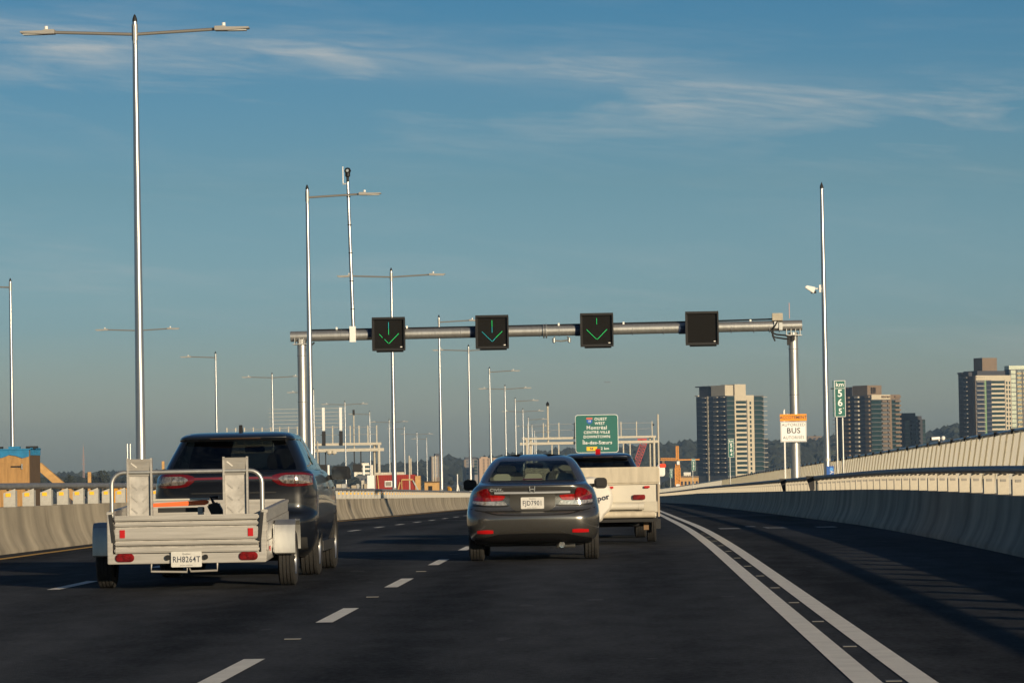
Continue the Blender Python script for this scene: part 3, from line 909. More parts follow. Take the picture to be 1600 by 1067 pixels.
for dx in (3.1, 3.65): MB().lathe([(0.001, -0.5), (0.3, -0.3), (0.3, 0.0)], 10, 'Z', (8.7 + dx, -0.2, zc - 0.1)).build('lamp', M_cream, og)
# ================================================================== vehicles
def pchip(x, y):
    x, y = np.array(x, float), np.array(y, float)
    h = np.diff(x)
    d = np.diff(y) / h
    m = np.zeros(len(x))
    m[0], m[-1] = d[0], d[-1]
    for i in range(1, len(x) - 1):
        if d[i - 1] * d[i] > 0:
            w1, w2 = 2 * h[i] + h[i - 1], h[i] + 2 * h[i - 1]
            m[i] = (w1 + w2) / (w1 / d[i - 1] + w2 / d[i])
    def f(t):
        t = min(max(t, x[0]), x[-1])
        i = min(int(np.searchsorted(x, t, 'right')) - 1, len(x) - 2)
        u = (t - x[i]) / h[i]
        return ((1 + 2 * u) * (1 - u) ** 2 * y[i] + u * (1 - u) ** 2 * h[i] * m[i] + u * u * (3 - 2 * u) * y[i + 1] + u * u * (u - 1) * h[i] * m[i + 1])
    return f
class Hull:
    """A body made of stacked plan outlines. rows: z, half width, rear y, front y, rear corner width, rear corner depth, rear bow."""
    SEC = (0.25, 0.42, 0.76, 0.90)
    def __init__(s, rows):
        s.n = len(rows)
        s.z = [r[0] for r in rows]
        ts = list(range(s.n))
        s.fn = [pchip(ts, [r[k] for r in rows]) for k in range(7)]
        s.ft = pchip(s.z, ts)
    def pt(s, t, u):
        z, w, yr, yf, c, cd, bow = (f(t) for f in s.fn)
        a, b, d, e = s.SEC
        sg = 1 if u >= 0 else -1
        u = abs(u)
        ye = yr + bow * ((w - c) / w) ** 2
        if u <= a:
            x = u / a * (w - c)
            y = yr + bow * (x / w) ** 2
        elif u <= b:
            q = (u - a) / (b - a) * math.pi / 2
            x = w - c + c * math.sin(q)
            y = ye + cd * (1 - math.cos(q))
        elif u <= d:
            v = (u - b) / (d - b)
            y = ye + cd + v * (yf - 0.55 - ye - cd)
            x = w * (1 + 0.018 * math.sin(math.pi * v) - 0.03 * v)
        elif u <= e:
            q = (u - d) / (e - d) * math.pi / 2
            x = w * 0.97 - 0.38 + 0.38 * math.cos(q)
            y = yf - 0.55 + 0.45 * math.sin(q)
        else:
            v = (u - e) / (1 - e)
            x = (w * 0.97 - 0.38) * (1 - v)
            y = yf - 0.10 + 0.10 * math.sin(v * math.pi / 2)
        return Vector((x * sg, y, z))
    def rear(s, x, z, off=0.0):
        t = s.ft(z)
        w, c = s.fn[1](t), s.fn[4](t)
        a, b = s.SEC[:2]
        ax = abs(x)
        if ax <= w - c: u = a * ax / (w - c)
        else: u = a + (b - a) * math.asin(min(1, (ax - (w - c)) / c)) / (math.pi / 2)
        p = s.pt(t, u if x >= 0 else -u)
        p.y -= off
        if ax > w - c: p.x += (0.6 * off if x > 0 else -0.6 * off)
        return p
    def grid(s, us, ts):
        vs = [s.pt(t, u) for t in ts for u in us]
        return vs
    def shell(s, ts, skip=None, bottom=False, top=False, nu=(10, 8, 20, 8, 6)):
        e = [0] + list(s.SEC) + [1]
        us = []
        for k in range(5):
            us += [e[k] + (e[k + 1] - e[k]) * i / nu[k] for i in range(nu[k])]
        us = us + [1.0] + [-u for u in reversed(us[1:])]
        n, m = len(us), len(ts)
        vs = s.grid(us, ts)
        body, rest = [], {}
        for j in range(m - 1):
            for k in range(n):
                k2 = (k + 1) % n
                f = (j * n + k, j * n + k2, (j + 1) * n + k2, (j + 1) * n + k)
                um = (us[k] + us[k2]) / 2 if abs(us[k] - us[k2]) < 0.5 else 1.0
                key = skip(um, (ts[j] + ts[j + 1]) / 2) if skip else None
                if key: rest.setdefault(key, []).append(f)
                else: body.append(f)
        if bottom: body.append(tuple(range(n))[::-1])
        if top: body.append(tuple((m - 1) * n + k for k in range(n)))
        return vs, body, rest
def sub(vs, fs):
    idx = sorted({i for f in fs for i in f})
    mp = {a: b for b, a in enumerate(idx)}
    return MB().add([vs[i] for i in idx], [tuple(mp[i] for i in f) for f in fs])
def patch(h, name, xs, zlo, zhi, off, m, parent, nx=14, nz=6, thick=0.02):
    """A panel lying on the rear of a hull between two curves zlo(x), zhi(x)."""
    fl, fh = pchip(xs, zlo), pchip(xs, zhi)
    mb = MB()
    X = [xs[0] + (xs[-1] - xs[0]) * i / nx for i in range(nx + 1)]
    f, b = [], []
    for x in X:
        for j in range(nz + 1):
            z = fl(x) + (fh(x) - fl(x)) * j / nz
            f.append(h.rear(x, z, off))
            b.append(h.rear(x, z, off - thick))
    N = len(f)
    fs = []
    for i in range(nx):
        for j in range(nz):
            a = i * (nz + 1) + j
            fs.append((a, a + 1, a + nz + 2, a + nz + 1))
    ring = [i * (nz + 1) for i in range(nx + 1)] + [nx * (nz + 1) + j for j in range(1, nz + 1)] + [i * (nz + 1) + nz for i in range(nx - 1, -1, -1)] + [j for j in range(nz - 1, 0, -1)]
    for k in range(len(ring)):
        a, c = ring[k], ring[(k + 1) % len(ring)]
        fs.append((a, c, N + c, N + a))
    mb.add(f + b, fs)
    return mb.build(name, m, parent, smooth=True, angle=50)
def cut_arches(o, axles, r, hw, z):
    cs = []
    for y in axles:
        for s in (-1, 1):
            c = MB().lathe([(0.001, 0), (r, 0), (r, 0.5), (0.001, 0.5)], 28, 'X', (hw - 0.30 if s > 0 else -hw - 0.20, y, z)).build('cutter', M_black)
            md = o.modifiers.new('b', 'BOOLEAN')
            md.operation = 'DIFFERENCE'
            md.solver = 'EXACT'
            md.object = c
            cs.append(c)
    bpy.context.view_layer.update()
    me = bpy.data.meshes.new_from_object(o.evaluated_get(bpy.context.evaluated_depsgraph_get()))
    o.modifiers.clear()
    o.data = me
    for c in cs: bpy.data.objects.remove(c)
    for p in me.polygons: p.use_smooth = True
    bm = bmesh.new()
    bm.from_mesh(me)
    for e in bm.edges:
        if len(e.link_faces) == 2 and e.calc_face_angle(0) > R(38): e.smooth = False
    bm.to_mesh(me)
    bm.free()
def wheel(parent, x, y, r, wd, side, spokes=5, rim=0.66, rimmat=None):
    w = empty('wheel', (x, y, r), 0, parent)
    hw = wd / 2
    pr = [(r * rim, -hw * 0.92), (r * 0.9, -hw), (r * 0.975, -hw * 0.86)]
    for k in range(4):                                # tread ribs with grooves
        a = -hw * 0.8 + k * hw * 0.42
        pr += [(r, a), (r, a + hw * 0.3), (r - 0.012, a + hw * 0.31), (r - 0.012, a + hw * 0.41)]
    pr = pr[:-2] + [(r * 0.975, hw * 0.86), (r * 0.9, hw), (r * rim, hw * 0.92)]
    MB().lathe(pr, 36, 'X').build('tyre', M_rubber, w, smooth=True, angle=35)
    s = side
    mb = MB().lathe([(r * rim, hw * 0.9 * s), (r * rim * 0.93, hw * 0.75 * s), (r * rim * 0.9, hw * 0.2 * s), (0.001, hw * 0.15 * s)], 28, 'X')
    mb.lathe([(0.001, hw * 0.72 * s), (r * 0.14, hw * 0.68 * s), (r * 0.16, hw * 0.3 * s)], 14, 'X')
    for k in range(spokes):
        a = 2 * math.pi * k / spokes
        mb.bar((hw * 0.6 * s, r * 0.1 * math.cos(a), r * 0.1 * math.sin(a)), (hw * 0.62 * s, r * rim * 0.93 * math.cos(a), r * rim * 0.93 * math.sin(a)), r * 0.12, hw * 0.25, up=(1, 0, 0))
    mb.build('rim', rimmat or M_alloy, w, smooth=True)
    MB().lathe([(0.001, -hw * 0.5 * s), (r * 0.6, -hw * 0.5 * s)], 20, 'X').build('brake_disc', M_dark, w)
    return w
def number_plate(parent, txt, loc, w=0.305, h=0.152):
    p = MB().prism(rrect(w, h, 0.012), -0.003, 0.003).build('licence_plate', M_plate, parent, loc=loc)
    text(txt, 0.088, M_ink, p, (0, -0.005, -0.004), bold=0.0010, sx=0.80)
    text('Québec', 0.026, M_ink, p, (0, -0.005, 0.056))
    text('Je me souviens', 0.020, M_ink, p, (0, -0.005, -0.062))
    return p
def headrest(parent, x, y, z, m, w=0.26, h=0.19):
    MB().prism(rrect(w, h, 0.06), y - 0.05, y + 0.05).build('headrest', m, parent, loc=(x, 0, z), bevel=0.02)
M_seat = mat('seat_cloth', (0.10, 0.095, 0.085), 0.9)
M_seatl = mat('seat_grey', (0.30, 0.29, 0.25), 0.9)

def linspace(a, b, n): return [a + (b - a) * i / n for i in range(n + 1)]

# ------------------------------------------------------------------ sedan
M_sedan = mat('grey_metallic_paint', (0.145, 0.142, 0.134), 0.26, 0.75, coat=1.0, var=0.06, scale=3)
LSED = (-1.17, 49.6)
sed = thing('sedan', 'dark grey metallic four-door sedan in the middle lane, seen from behind', 'car', RP(LSED[0], LSED[1]), R(0.4))
low = Hull([
    (0.215, 0.72, 0.42, 4.35, 0.30, 0.30, 0.02), (0.265, 0.80, 0.20, 4.45, 0.28, 0.30, 0.03), (0.355, 0.850, 0.065, 4.50, 0.30, 0.34, 0.05),
    (0.46, 0.872, 0.015, 4.54, 0.30, 0.36, 0.07), (0.56, 0.877, 0.0, 4.55, 0.32, 0.40, 0.08), (0.625, 0.876, 0.02, 4.55, 0.32, 0.40, 0.09),
    (0.665, 0.872, 0.075, 4.54, 0.30, 0.36, 0.09), (0.74, 0.862, 0.10, 4.45, 0.30, 0.40, 0.10), (0.84, 0.842, 0.10, 4.15, 0.30, 0.42, 0.11),
    (0.895, 0.824, 0.085, 4.0, 0.30, 0.42, 0.11), (0.945, 0.796, 0.055, 3.85, 0.29, 0.42, 0.11), (0.985, 0.758, 0.045, 3.70, 0.27, 0.40, 0.11),
    (1.003, 0.736, 0.075, 3.60, 0.26, 0.38, 0.10), (1.02, 0.722, 0.22, 3.50, 0.24, 0.30, 0.06), (1.04, 0.708, 0.46, 3.40, 0.22, 0.25, 0.04)])
vs, fb, _ = low.shell(linspace(0, low.n - 1, 56), bottom=True, top=True)
body = MB().add(vs, fb).build('body', M_sedan, sed, smooth=True)
cut_arches(body, (0.94, 3.61), 0.355, 0.88, 0.315)
gh = Hull([
    (1.03, 0.718, 0.44, 3.42, 0.12, 0.30, 0.06), (1.08, 0.698, 0.57, 3.24, 0.12, 0.30, 0.06), (1.16, 0.658, 0.74, 2.95, 0.12, 0.30, 0.06),
    (1.24, 0.612, 0.92, 2.68, 0.12, 0.30, 0.06), (1.31, 0.562, 1.10, 2.45, 0.12, 0.30, 0.06), (1.355, 0.515, 1.26, 2.30, 0.14, 0.30, 0.05), (1.385, 0.44, 1.45, 2.20, 0.14, 0.28, 0.03),
    (1.402, 0.33, 1.62, 2.12, 0.14, 0.2, 0.02), (1.41, 0.20, 1.75, 2.05, 0.1, 0.12, 0.01)])
def gskip(u, t):
    if t < 0.35 or t > 4.25: return None
    au = abs(u)
    if au < 0.247: return 'rear_window'
    if au > 0.915: return 'windscreen'
    if 0.44 < au < 0.575 or 0.60 < au < 0.74: return ('side_window_r' if u > 0 else 'side_window_l') + ('a' if au < 0.58 else 'b')
    return None
def greenhouse(h, parent, paint, gl_rear, gl_side, skipf, n):
    vs, fb, rest = h.shell(linspace(0, h.n - 1, n), skipf, top=True)
    MB().add(vs, fb).build('roof', paint, parent, smooth=True)
    for k, fs in rest.items():
        nm = 'side_window' if k.startswith('side') else k
        sub(vs, fs).build(nm, gl_rear if nm == 'rear_window' else gl_side, parent, smooth=True)
G_clear = glass('car_glass_clear', (0.66, 0.72, 0.66), 0.02)
G_side = glass('car_glass_side', (0.30, 0.34, 0.33), 0.05)
G_dark = glass('car_glass_privacy', (0.10, 0.11, 0.12), 0.03)
greenhouse(gh, sed, M_sedan, G_clear, G_side, gskip, 40)
# black window edge
patch(gh, 'window_seal', [-0.66, 0, 0.66], [1.045] * 3, [1.062] * 3, 0.004, M_black, sed, 12, 1)
# interior
MB().box((0, 0.95, 0.98), (1.25, 0.7, 0.1)).build('parcel_shelf', M_seat, sed)
for x in (-0.38, 0.38):
    headrest(sed, x, 2.15, 1.17, M_seatl)
    MB().prism(rrect(0.46, 0.5, 0.1), 2.1, 2.25).build('front_seat', M_seat, sed, loc=(x, 0, 0.93))
for x in (-0.42, 0.0, 0.42): headrest(sed, x, 1.25, 1.09, M_seatl, 0.24, 0.12)
MB().prism(rrect(0.24, 0.07, 0.025), 2.62, 2.66).build('interior_mirror', M_black, sed, loc=(0, 0, 1.26))
patch(gh, 'third_brake_light', [-0.13, 0.13], [1.066] * 2, [1.085] * 2, 0.006, mat('dark_red', (0.06, 0.01, 0.01), 0.3), sed, 4, 2)
for s in (-1, 1):
    # tail light: red upper lens, inner red lens on the lid, clear strip beneath
    def X(a): return [s * q for q in a] if s > 0 else [s * q for q in reversed(a)]
    def Zv(a): return list(a) if s > 0 else list(reversed(a))
    tl = patch(low, 'tail_light', X([0.555, 0.59, 0.64, 0.70, 0.775]), Zv([0.797, 0.797, 0.798, 0.80, 0.81]), Zv([0.895, 0.962, 0.958, 0.935, 0.875]), 0.014, M_red, sed)
    patch(low, 'inner_lens', X([0.36, 0.40, 0.46, 0.548]), Zv([0.845, 0.806, 0.799, 0.797]), Zv([0.862, 0.866, 0.870, 0.874]), 0.012, M_redlit, tl)
    patch(low, 'clear_lens', X([0.34, 0.37, 0.45, 0.6, 0.785]), Zv([0.742, 0.738, 0.738, 0.742, 0.768]), Zv([0.755, 0.792, 0.793, 0.793, 0.802]), 0.010, M_clear, tl)
    patch(low, 'light_seal', X([0.31, 0.36, 0.5, 0.79]), Zv([0.728, 0.720, 0.718, 0.738]), Zv([0.745, 0.736, 0.734, 0.75]), 0.006, M_black, tl)
    patch(low, 'rear_reflector', X([0.52, 0.60, 0.73]), Zv([0.372, 0.368, 0.372]), Zv([0.412, 0.418, 0.41]), 0.010, M_refl_r, sed)
patch(low, 'chrome_strip', [-0.50, 0, 0.50], [0.890, 0.887, 0.890], [0.914, 0.912, 0.914], 0.020, mat('chrome_reflection', (0.55, 0.58, 0.62), 0.35, 0.3), sed, 14, 2)  # pale reflection in the chrome is put into a barely metallic base colour
patch(low, 'bumper_gap', [-0.62, -0.45, 0, 0.45, 0.62], [0.648, 0.610, 0.598, 0.610, 0.648], [0.662, 0.624, 0.612, 0.624, 0.662], 0.005, M_black, sed, 20, 1)
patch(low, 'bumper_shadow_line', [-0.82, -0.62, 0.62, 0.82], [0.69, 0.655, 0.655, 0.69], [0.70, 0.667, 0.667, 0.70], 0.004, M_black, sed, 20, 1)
patch(low, 'lower_grille', [-0.48, -0.36, 0, 0.36, 0.48], [0.31, 0.33, 0.335, 0.33, 0.31], [0.33, 0.395, 0.405, 0.395, 0.33], 0.010, mat('grille_mesh', (0.03, 0.028, 0.025), 0.7, var=0.5, scale=90), sed, 16, 4)
patch(low, 'valance', [-0.76, -0.58, -0.44, 0, 0.44, 0.58, 0.76], [0.222] * 7, [0.295, 0.325, 0.36, 0.37, 0.36, 0.325, 0.295], 0.022, M_black, sed, 24, 4)
pp = low.rear(0, 0.762, 0.012)
patch(low, 'plate_recess', [-0.30, -0.22, 0, 0.22, 0.30], [0.72, 0.664, 0.655, 0.664, 0.72], [0.882] * 5, 0.004, mat('recess_shade', (0.06, 0.058, 0.052), 0.4, 0.4), sed, 14, 4)  # surface patch for the recess, its shade put into a darker body paint
number_plate(sed, 'FJD7901', (0.0, pp.y - 0.006, 0.765))
o = text('CIVIC', 0.052, M_chrome, sed, (-0.47, low.rear(-0.47, 0.94, 0.012).y, 0.94), bold=0.002, ext=0.003, sx=1.3)
em = empty('emblem', (0, low.rear(0, 0.945, 0.014).y, 0.945), 0, sed)
for a, b in (((-0.035, 0.04), (-0.028, -0.04)), ((0.035, 0.04), (0.028, -0.04)), ((-0.03, 0), (0.03, 0))):
    MB().bar((a[0], 0, a[1]), (b[0], 0, b[1]), 0.012, 0.012).build('emblem_stroke', M_chrome, em)
for s in (-1, 1):
    m_ = MB().prism(rrect(0.18, 0.15, 0.05), 2.74, 2.92).build('door_mirror', M_black, sed, loc=(s * 0.905, 0, 1.0), bevel=0.03, smooth=True)
    MB().box((s * 0.82, 2.85, 0.97), (0.14, 0.06, 0.05)).build('mirror_stalk', M_black, sed)
    for y in (0.94, 3.61): wheel(sed, s * 0.765, y, 0.315, 0.20, s)
    MB().box((s * 0.40, 1.0, 0.27), (0.1, 0.5, 0.06)).build('suspension_arm', M_dark, sed)
MB().lathe([(0.001, 0.30), (0.04, 0.30), (0.045, 0.1), (0.045, 0.10), (0.04, 0.08), (0.038, 0.2)], 14, 'Y', (0.38, 0, 0.215)).build('exhaust', M_chrome, sed, smooth=True)
MB().tube((0.30, 0.55, 0.26), (0.55, 0.55, 0.26), 0.10, n=14).build('silencer', M_galv, sed, smooth=True)
MB().box((0, 2.3, 0.24), (1.3, 3.4, 0.10)).build('underbody', M_black, sed)
MB().box((0, 0.94, 0.30), (1.3, 0.06, 0.06)).build('rear_axle', M_dark, sed)

# ------------------------------------------------------------------ SUV
M_suv = mat('navy_paint', (0.006, 0.008, 0.013), 0.30, 0.0, coat=0.7, spec=0.3)
def suv(loc, label, name, paint, sc=1.0, full=True, lightbar=True):
    t = thing(name, label, 'car', loc, R(0.5) if full else 0)
    lo = Hull([
        (0.22, 0.80, 0.42, 4.55, 0.25, 0.25, 0.02), (0.30, 0.88, 0.20, 4.65, 0.25, 0.28, 0.03), (0.40, 0.925, 0.08, 4.70, 0.26, 0.32, 0.05),
        (0.52, 0.950, 0.02, 4.75, 0.28, 0.36, 0.06), (0.64, 0.962, 0.0, 4.78, 0.30, 0.40, 0.07), (0.72, 0.964, 0.02, 4.78, 0.30, 0.40, 0.08),
        (0.765, 0.964, 0.085, 4.78, 0.28, 0.38, 0.08), (0.84, 0.964, 0.11, 4.75, 0.26, 0.36, 0.08), (0.96, 0.962, 0.11, 4.65, 0.26, 0.36, 0.08),
        (1.06, 0.952, 0.10, 4.40, 0.26, 0.36, 0.08), (1.13, 0.938, 0.085, 4.20, 0.26, 0.36, 0.08), (1.19, 0.915, 0.09, 3.95, 0.24, 0.34, 0.08),
        (1.235, 0.880, 0.13, 3.80, 0.20, 0.30, 0.08), (1.255, 0.845, 0.20, 3.70, 0.16, 0.28, 0.07)])
    vs, fb, _ = lo.shell(linspace(0, lo.n - 1, 52), bottom=True, top=True)
    b = MB().add(vs, fb).build('body', paint, t, smooth=True)
    cut_arches(b, (0.98, 3.83), 0.41, 0.965, 0.37)
    g = Hull([
        (1.245, 0.850, 0.17, 3.72, 0.11, 0.30, 0.07), (1.30, 0.832, 0.23, 3.55, 0.11, 0.30, 0.07), (1.40, 0.790, 0.33, 3.30, 0.11, 0.30, 0.07),
        (1.50, 0.742, 0.42, 3.08, 0.11, 0.30, 0.07), (1.60, 0.695, 0.50, 2.90, 0.11, 0.30, 0.07), (1.622, 0.688, 0.45, 2.85, 0.10, 0.25, 0.08), (1.645, 0.675, 0.43, 2.78, 0.10, 0.25, 0.09), (1.672, 0.645, 0.49, 2.70, 0.12, 0.25, 0.09),
        (1.70, 0.59, 0.70, 2.60, 0.2, 0.25, 0.05), (1.715, 0.44, 1.05, 2.5, 0.2, 0.2, 0.03), (1.72, 0.22, 1.4, 2.3, 0.1, 0.12, 0.01)])
    def sk(u, tt):
        au = abs(u)
        if 0.25 < tt < 4.0 and au < 0.247: return 'rear_window'
        if tt < 0.35 or tt > 6.6: return None
        if tt > 4.3 and au < 0.44: return None
        if au > 0.915: return 'windscreen'
        for i, (a, c) in enumerate(((0.425, 0.47), (0.49, 0.60), (0.62, 0.745))):
            if a < au < c and tt < 5.6: return 'side_window_%s%d' % ('r' if u > 0 else 'l', i)
        return None
    greenhouse(g, t, paint, G_dark, G_side, sk, 44)
    patch(g, 'spoiler_lip', [-0.62, 0, 0.62], [1.606] * 3, [1.620] * 3, 0.006, M_black, t, 12, 1)
    patch(g, 'third_brake_light', [-0.3, 0.3], [1.626] * 2, [1.640] * 2, 0.006, mat('brake_light_dim', (0.10, 0.06, 0.04), 0.3), t, 6, 1)
    fin = MB().prism([(1.10, 1.70), (1.32, 1.70), (1.18, 1.80), (1.13, 1.80)], -0.018, 0.018, axis='X').build('antenna_fin', M_black, t)
    MB().box((0, 1.2, 1.18), (1.5, 1.5, 0.1)).build('load_cover', M_seat, t)
    for x in (-0.4, 0.4):
        headrest(t, x, 1.75, 1.36, M_seat, 0.27, 0.18)
        headrest(t, x, 2.65, 1.42, M_seat, 0.27, 0.20)
    MB().prism(rrect(0.25, 0.07, 0.03), 3.05, 3.10).build('interior_mirror', M_black, t, loc=(0, 0, 1.52))
    if lightbar:
        patch(lo, 'light_bar', [-0.50, -0.44, 0, 0.44, 0.50], [1.135, 1.150, 1.152, 1.150, 1.135], [1.178, 1.178, 1.18, 1.178, 1.178], 0.010, mat('light_bar_red', (0.13, 0.012, 0.012), 0.2, coat=1.0), t, 16, 2)
    for s in (-1, 1):
        def X(a): return [s * q for q in a] if s > 0 else [s * q for q in reversed(a)]
        def Zv(a): return list(a) if s > 0 else list(reversed(a))
        tl = patch(lo, 'tail_light', X([0.46, 0.55, 0.70, 0.80, 0.915]), Zv([1.13, 1.075, 1.058, 1.06, 1.075]), Zv([1.19, 1.215, 1.225, 1.222, 1.20]), 0.012, mat('smoked_red', (0.10, 0.006, 0.008), 0.12, coat=1.0), t)
        patch(lo, 'inner_lens', X([0.535, 0.58, 0.64, 0.708]), Zv([1.145, 1.105, 1.092, 1.09]), Zv([1.16, 1.185, 1.195, 1.195]), 0.020, mat('smoked_clear', (0.42, 0.37, 0.34), 0.14, 0.5, coat=1.0, var=0.85, scale=26), tl)
        patch(lo, 'outer_lens', X([0.718, 0.80, 0.905]), Zv([1.088, 1.090, 1.10]), Zv([1.196, 1.194, 1.178]), 0.020, MATS['smoked_clear'], tl)
        m_ = MB().prism(rrect(0.24, 0.17, 0.05), 3.02, 3.2).build('door_mirror', paint, t, loc=(s * 1.075, 0, 1.205), bevel=0.03, smooth=True)
        MB().box((s * 0.93, 3.13, 1.15), (0.16, 0.07, 0.06)).build('mirror_stalk', M_black, t)
        for y in (0.98, 3.83): wheel(t, s * 0.835, y, 0.365, 0.235, s)
        MB().box((s * 0.945, 2.4, 0.33), (0.03, 2.0, 0.12)).build('sill', mat('cladding', (0.03, 0.03, 0.03), 0.6), t)
        for y in (2.02, 2.10):
            pass
        MB().box((s * 0.981, 1.95, 1.03), (0.025, 0.2, 0.03)).build('door_handle', paint, t)
        MB().box((s * 0.981, 2.95, 1.02), (0.025, 0.2, 0.03)).build('door_handle', paint, t)
    patch(lo, 'rear_bumper_cladding', [-0.85, 0, 0.85], [0.31] * 3, [0.46] * 3, 0.01, mat('cladding', (0.03, 0.03, 0.03), 0.6), t, 16, 4)
    patch(lo, 'chrome_strip', [-0.5, 0, 0.5], [0.985] * 3, [1.0] * 3, 0.012, M_dark, t, 12, 1)
    MB().box((0, 2.4, 0.30), (1.45, 3.6, 0.12)).build('underbody', M_black, t)
    MB().box((0, -0.05, 0.42), (0.06, 0.3, 0.06)).build('tow_bar', M_dark, t)
    if sc != 1.0: t.scale = (sc, sc, sc)
    return t
suv(RP(-4.55, 44.15), 'dark navy SUV with wide red light bar towing the aluminium trailer', 'suv', M_suv)
tow = suv(RP(-0.40, 66.0), 'dark blue SUV with red brake lamp on its roof, towing the camper', 'suv', mat('blue_paint', (0.015, 0.025, 0.05), 0.25, 0.35, coat=1.0), 0.872, False)
MB().prism([(0.80, 1.71), (0.88, 1.80), (0.96, 1.71)], -0.05, 0.05, axis='X').build('roof_brake_lamp', M_refl_r, tow)
mr = MB().prism(rrect(0.15, 0.26, 0.05), 2.9, 3.05).build('towing_mirror', M_white, tow, loc=(1.30, 0, 1.35), bevel=0.02)
MB().prism(rrect(0.13, 0.08, 0.025), 2.88, 3.0).build('mirror_cap', mat('orange_red', (0.75, 0.06, 0.02), 0.4), tow, loc=(1.33, 0, 1.44), bevel=0.01)
MB().box((1.10, 3.0, 1.25), (0.4, 0.05, 0.05)).build('mirror_arm', M_black, tow)

# ------------------------------------------------------------------ aluminium utility trailer
M_alu = mat('brushed_aluminium', (0.46, 0.44, 0.405), 0.45, 0.4, var=0.25, scale=5, stretch=(0.4, 1, 6))
M_alu2 = mat('worn_aluminium', (0.52, 0.50, 0.465), 0.55, 0.25, var=0.35, scale=9)
tr = thing('utility_trailer', 'open aluminium utility trailer with tailgate and upright ramps, left lane', 'trailer', RP(-4.61, 39.95), R(0.6))
HW = 0.85
# tailgate: ribbed boards, each a part
zs = [(0.398, 0.448), (0.448, 0.490), (0.480, 0.514), (0.534, 0.660), (0.680, 0.714), (0.714, 0.742), (0.738, 0.792)]
for i, (a, b) in enumerate(zs):
    MB().box((0, -0.008 if i in (0, 2, 3, 4, 6) else 0.03, (a + b) / 2), (1.54, 0.05 if i in (0, 2, 3, 4, 6) else 0.02, b - a)).build('tailgate_board', M_alu, tr, bevel=0.012)
MB().box((0, 0.03, 0.59), (1.52, 0.02, 0.40)).build('tailgate_skin', M_alu2, tr)
for s in (-1, 1):
    MB().box((s * 0.815, 0.0, 0.545), (0.055, 0.06, 0.52)).build('gate_post', M_alu, tr, bevel=0.006)
    MB().box((s * 0.79, -0.035, 0.66), (0.035, 0.02, 0.30), Matrix.Rotation(R(6 * s), 3, 'Y')).build('gate_latch', M_dark, tr)
    MB().box((s * 0.68, -0.038, 0.60), (0.055, 0.010, 0.085)).build('red_reflector', M_refl_r, tr)
MB().box((0, 0.0, 0.335), (1.68, 0.07, 0.105)).build('rear_cross_member', M_alu, tr, bevel=0.006)
for s in (-1, 1):
    MB().prism(rrect(0.20, 0.085, 0.04), -0.065, -0.03).build('tail_light', M_red, tr, loc=(s * 0.655, 0, 0.348), bevel=0.01)
    MB().tube((s * 0.2, -0.04, 0.345), (s * 0.2, -0.07, 0.345), 0.028, n=12).build('plate_lamp', M_black, tr)
number_plate(tr, 'RH8264T', (0.0, -0.075, 0.325), 0.325, 0.165)
MB().path([(-0.38, 0, 0.28), (-0.38, -0.03, 0.20), (0.0, -0.03, 0.19), (0.0, 0, 0.28)], 0.012, 8).build('plate_bracket', M_alu, tr)
MB().path([(0.0, 0.02, 0.28), (0.04, -0.02, 0.195), (0.32, -0.02, 0.20), (0.32, 0, 0.28)], 0.012, 8).build('plate_bracket', M_alu, tr)
# bed, tilted slightly nose-up
def bz(y, z): return z + 0.028 * y
def slab(nm, x0, x1, y0, y1, z0, z1, m, bevel=0.0):
    vs = [(x, y, bz(y, z)) for z in (z0, z1) for y in (y0, y1) for x in (x0, x1)]
    return MB().add(vs, [(0, 2, 3, 1), (4, 5, 7, 6), (0, 1, 5, 4), (1, 3, 7, 5), (3, 2, 6, 7), (2, 0, 4, 6)]).build(nm, m, tr, bevel=bevel)
slab('bed_floor', -0.80, 0.80, 0.04, 2.95, 0.37, 0.40, mat('floor_ply', (0.20, 0.17, 0.13), 0.9, var=0.4, scale=6))
for s in (-1, 1):
    a, b = (0.80, 0.845) if s > 0 else (-0.845, -0.80)
    for k, (z0, z1) in enumerate(((0.29, 0.40), (0.405, 0.50), (0.505, 0.60), (0.605, 0.70), (0.705, 0.80))):
        slab('side_board', a + (0.008 if k % 2 else 0) * s, b + (0.008 if k % 2 else 0) * s, 0.04, 2.97, z0, z1, M_alu)
    slab('top_rail', a - 0.012, b + 0.012, 0.04, 2.98, 0.80, 0.835, M_alu, 0.005)
for z0, z1 in ((0.30, 0.46), (0.465, 0.62), (0.625, 0.80)):
    slab('front_board', -0.80, 0.80, 2.93, 2.97, z0, z1, M_alu)
slab('front_rail', -0.82, 0.82, 2.92, 2.98, 0.80, 0.84, M_alu, 0.005)
# hoop
pts = [(-0.80, 0.07, 0.70), (-0.80, 0.07, 1.12)] + [(-0.80 + 0.13 * (1 - math.cos(a)), 0.07, 1.12 + 0.13 * math.sin(a)) for a in linspace(0.3, math.pi / 2, 4)]
pts += [(-p[0], p[1], p[2]) for p in reversed(pts)]
MB().path(pts, 0.024, 12).build('hoop_rail', M_galv, tr, smooth=True)
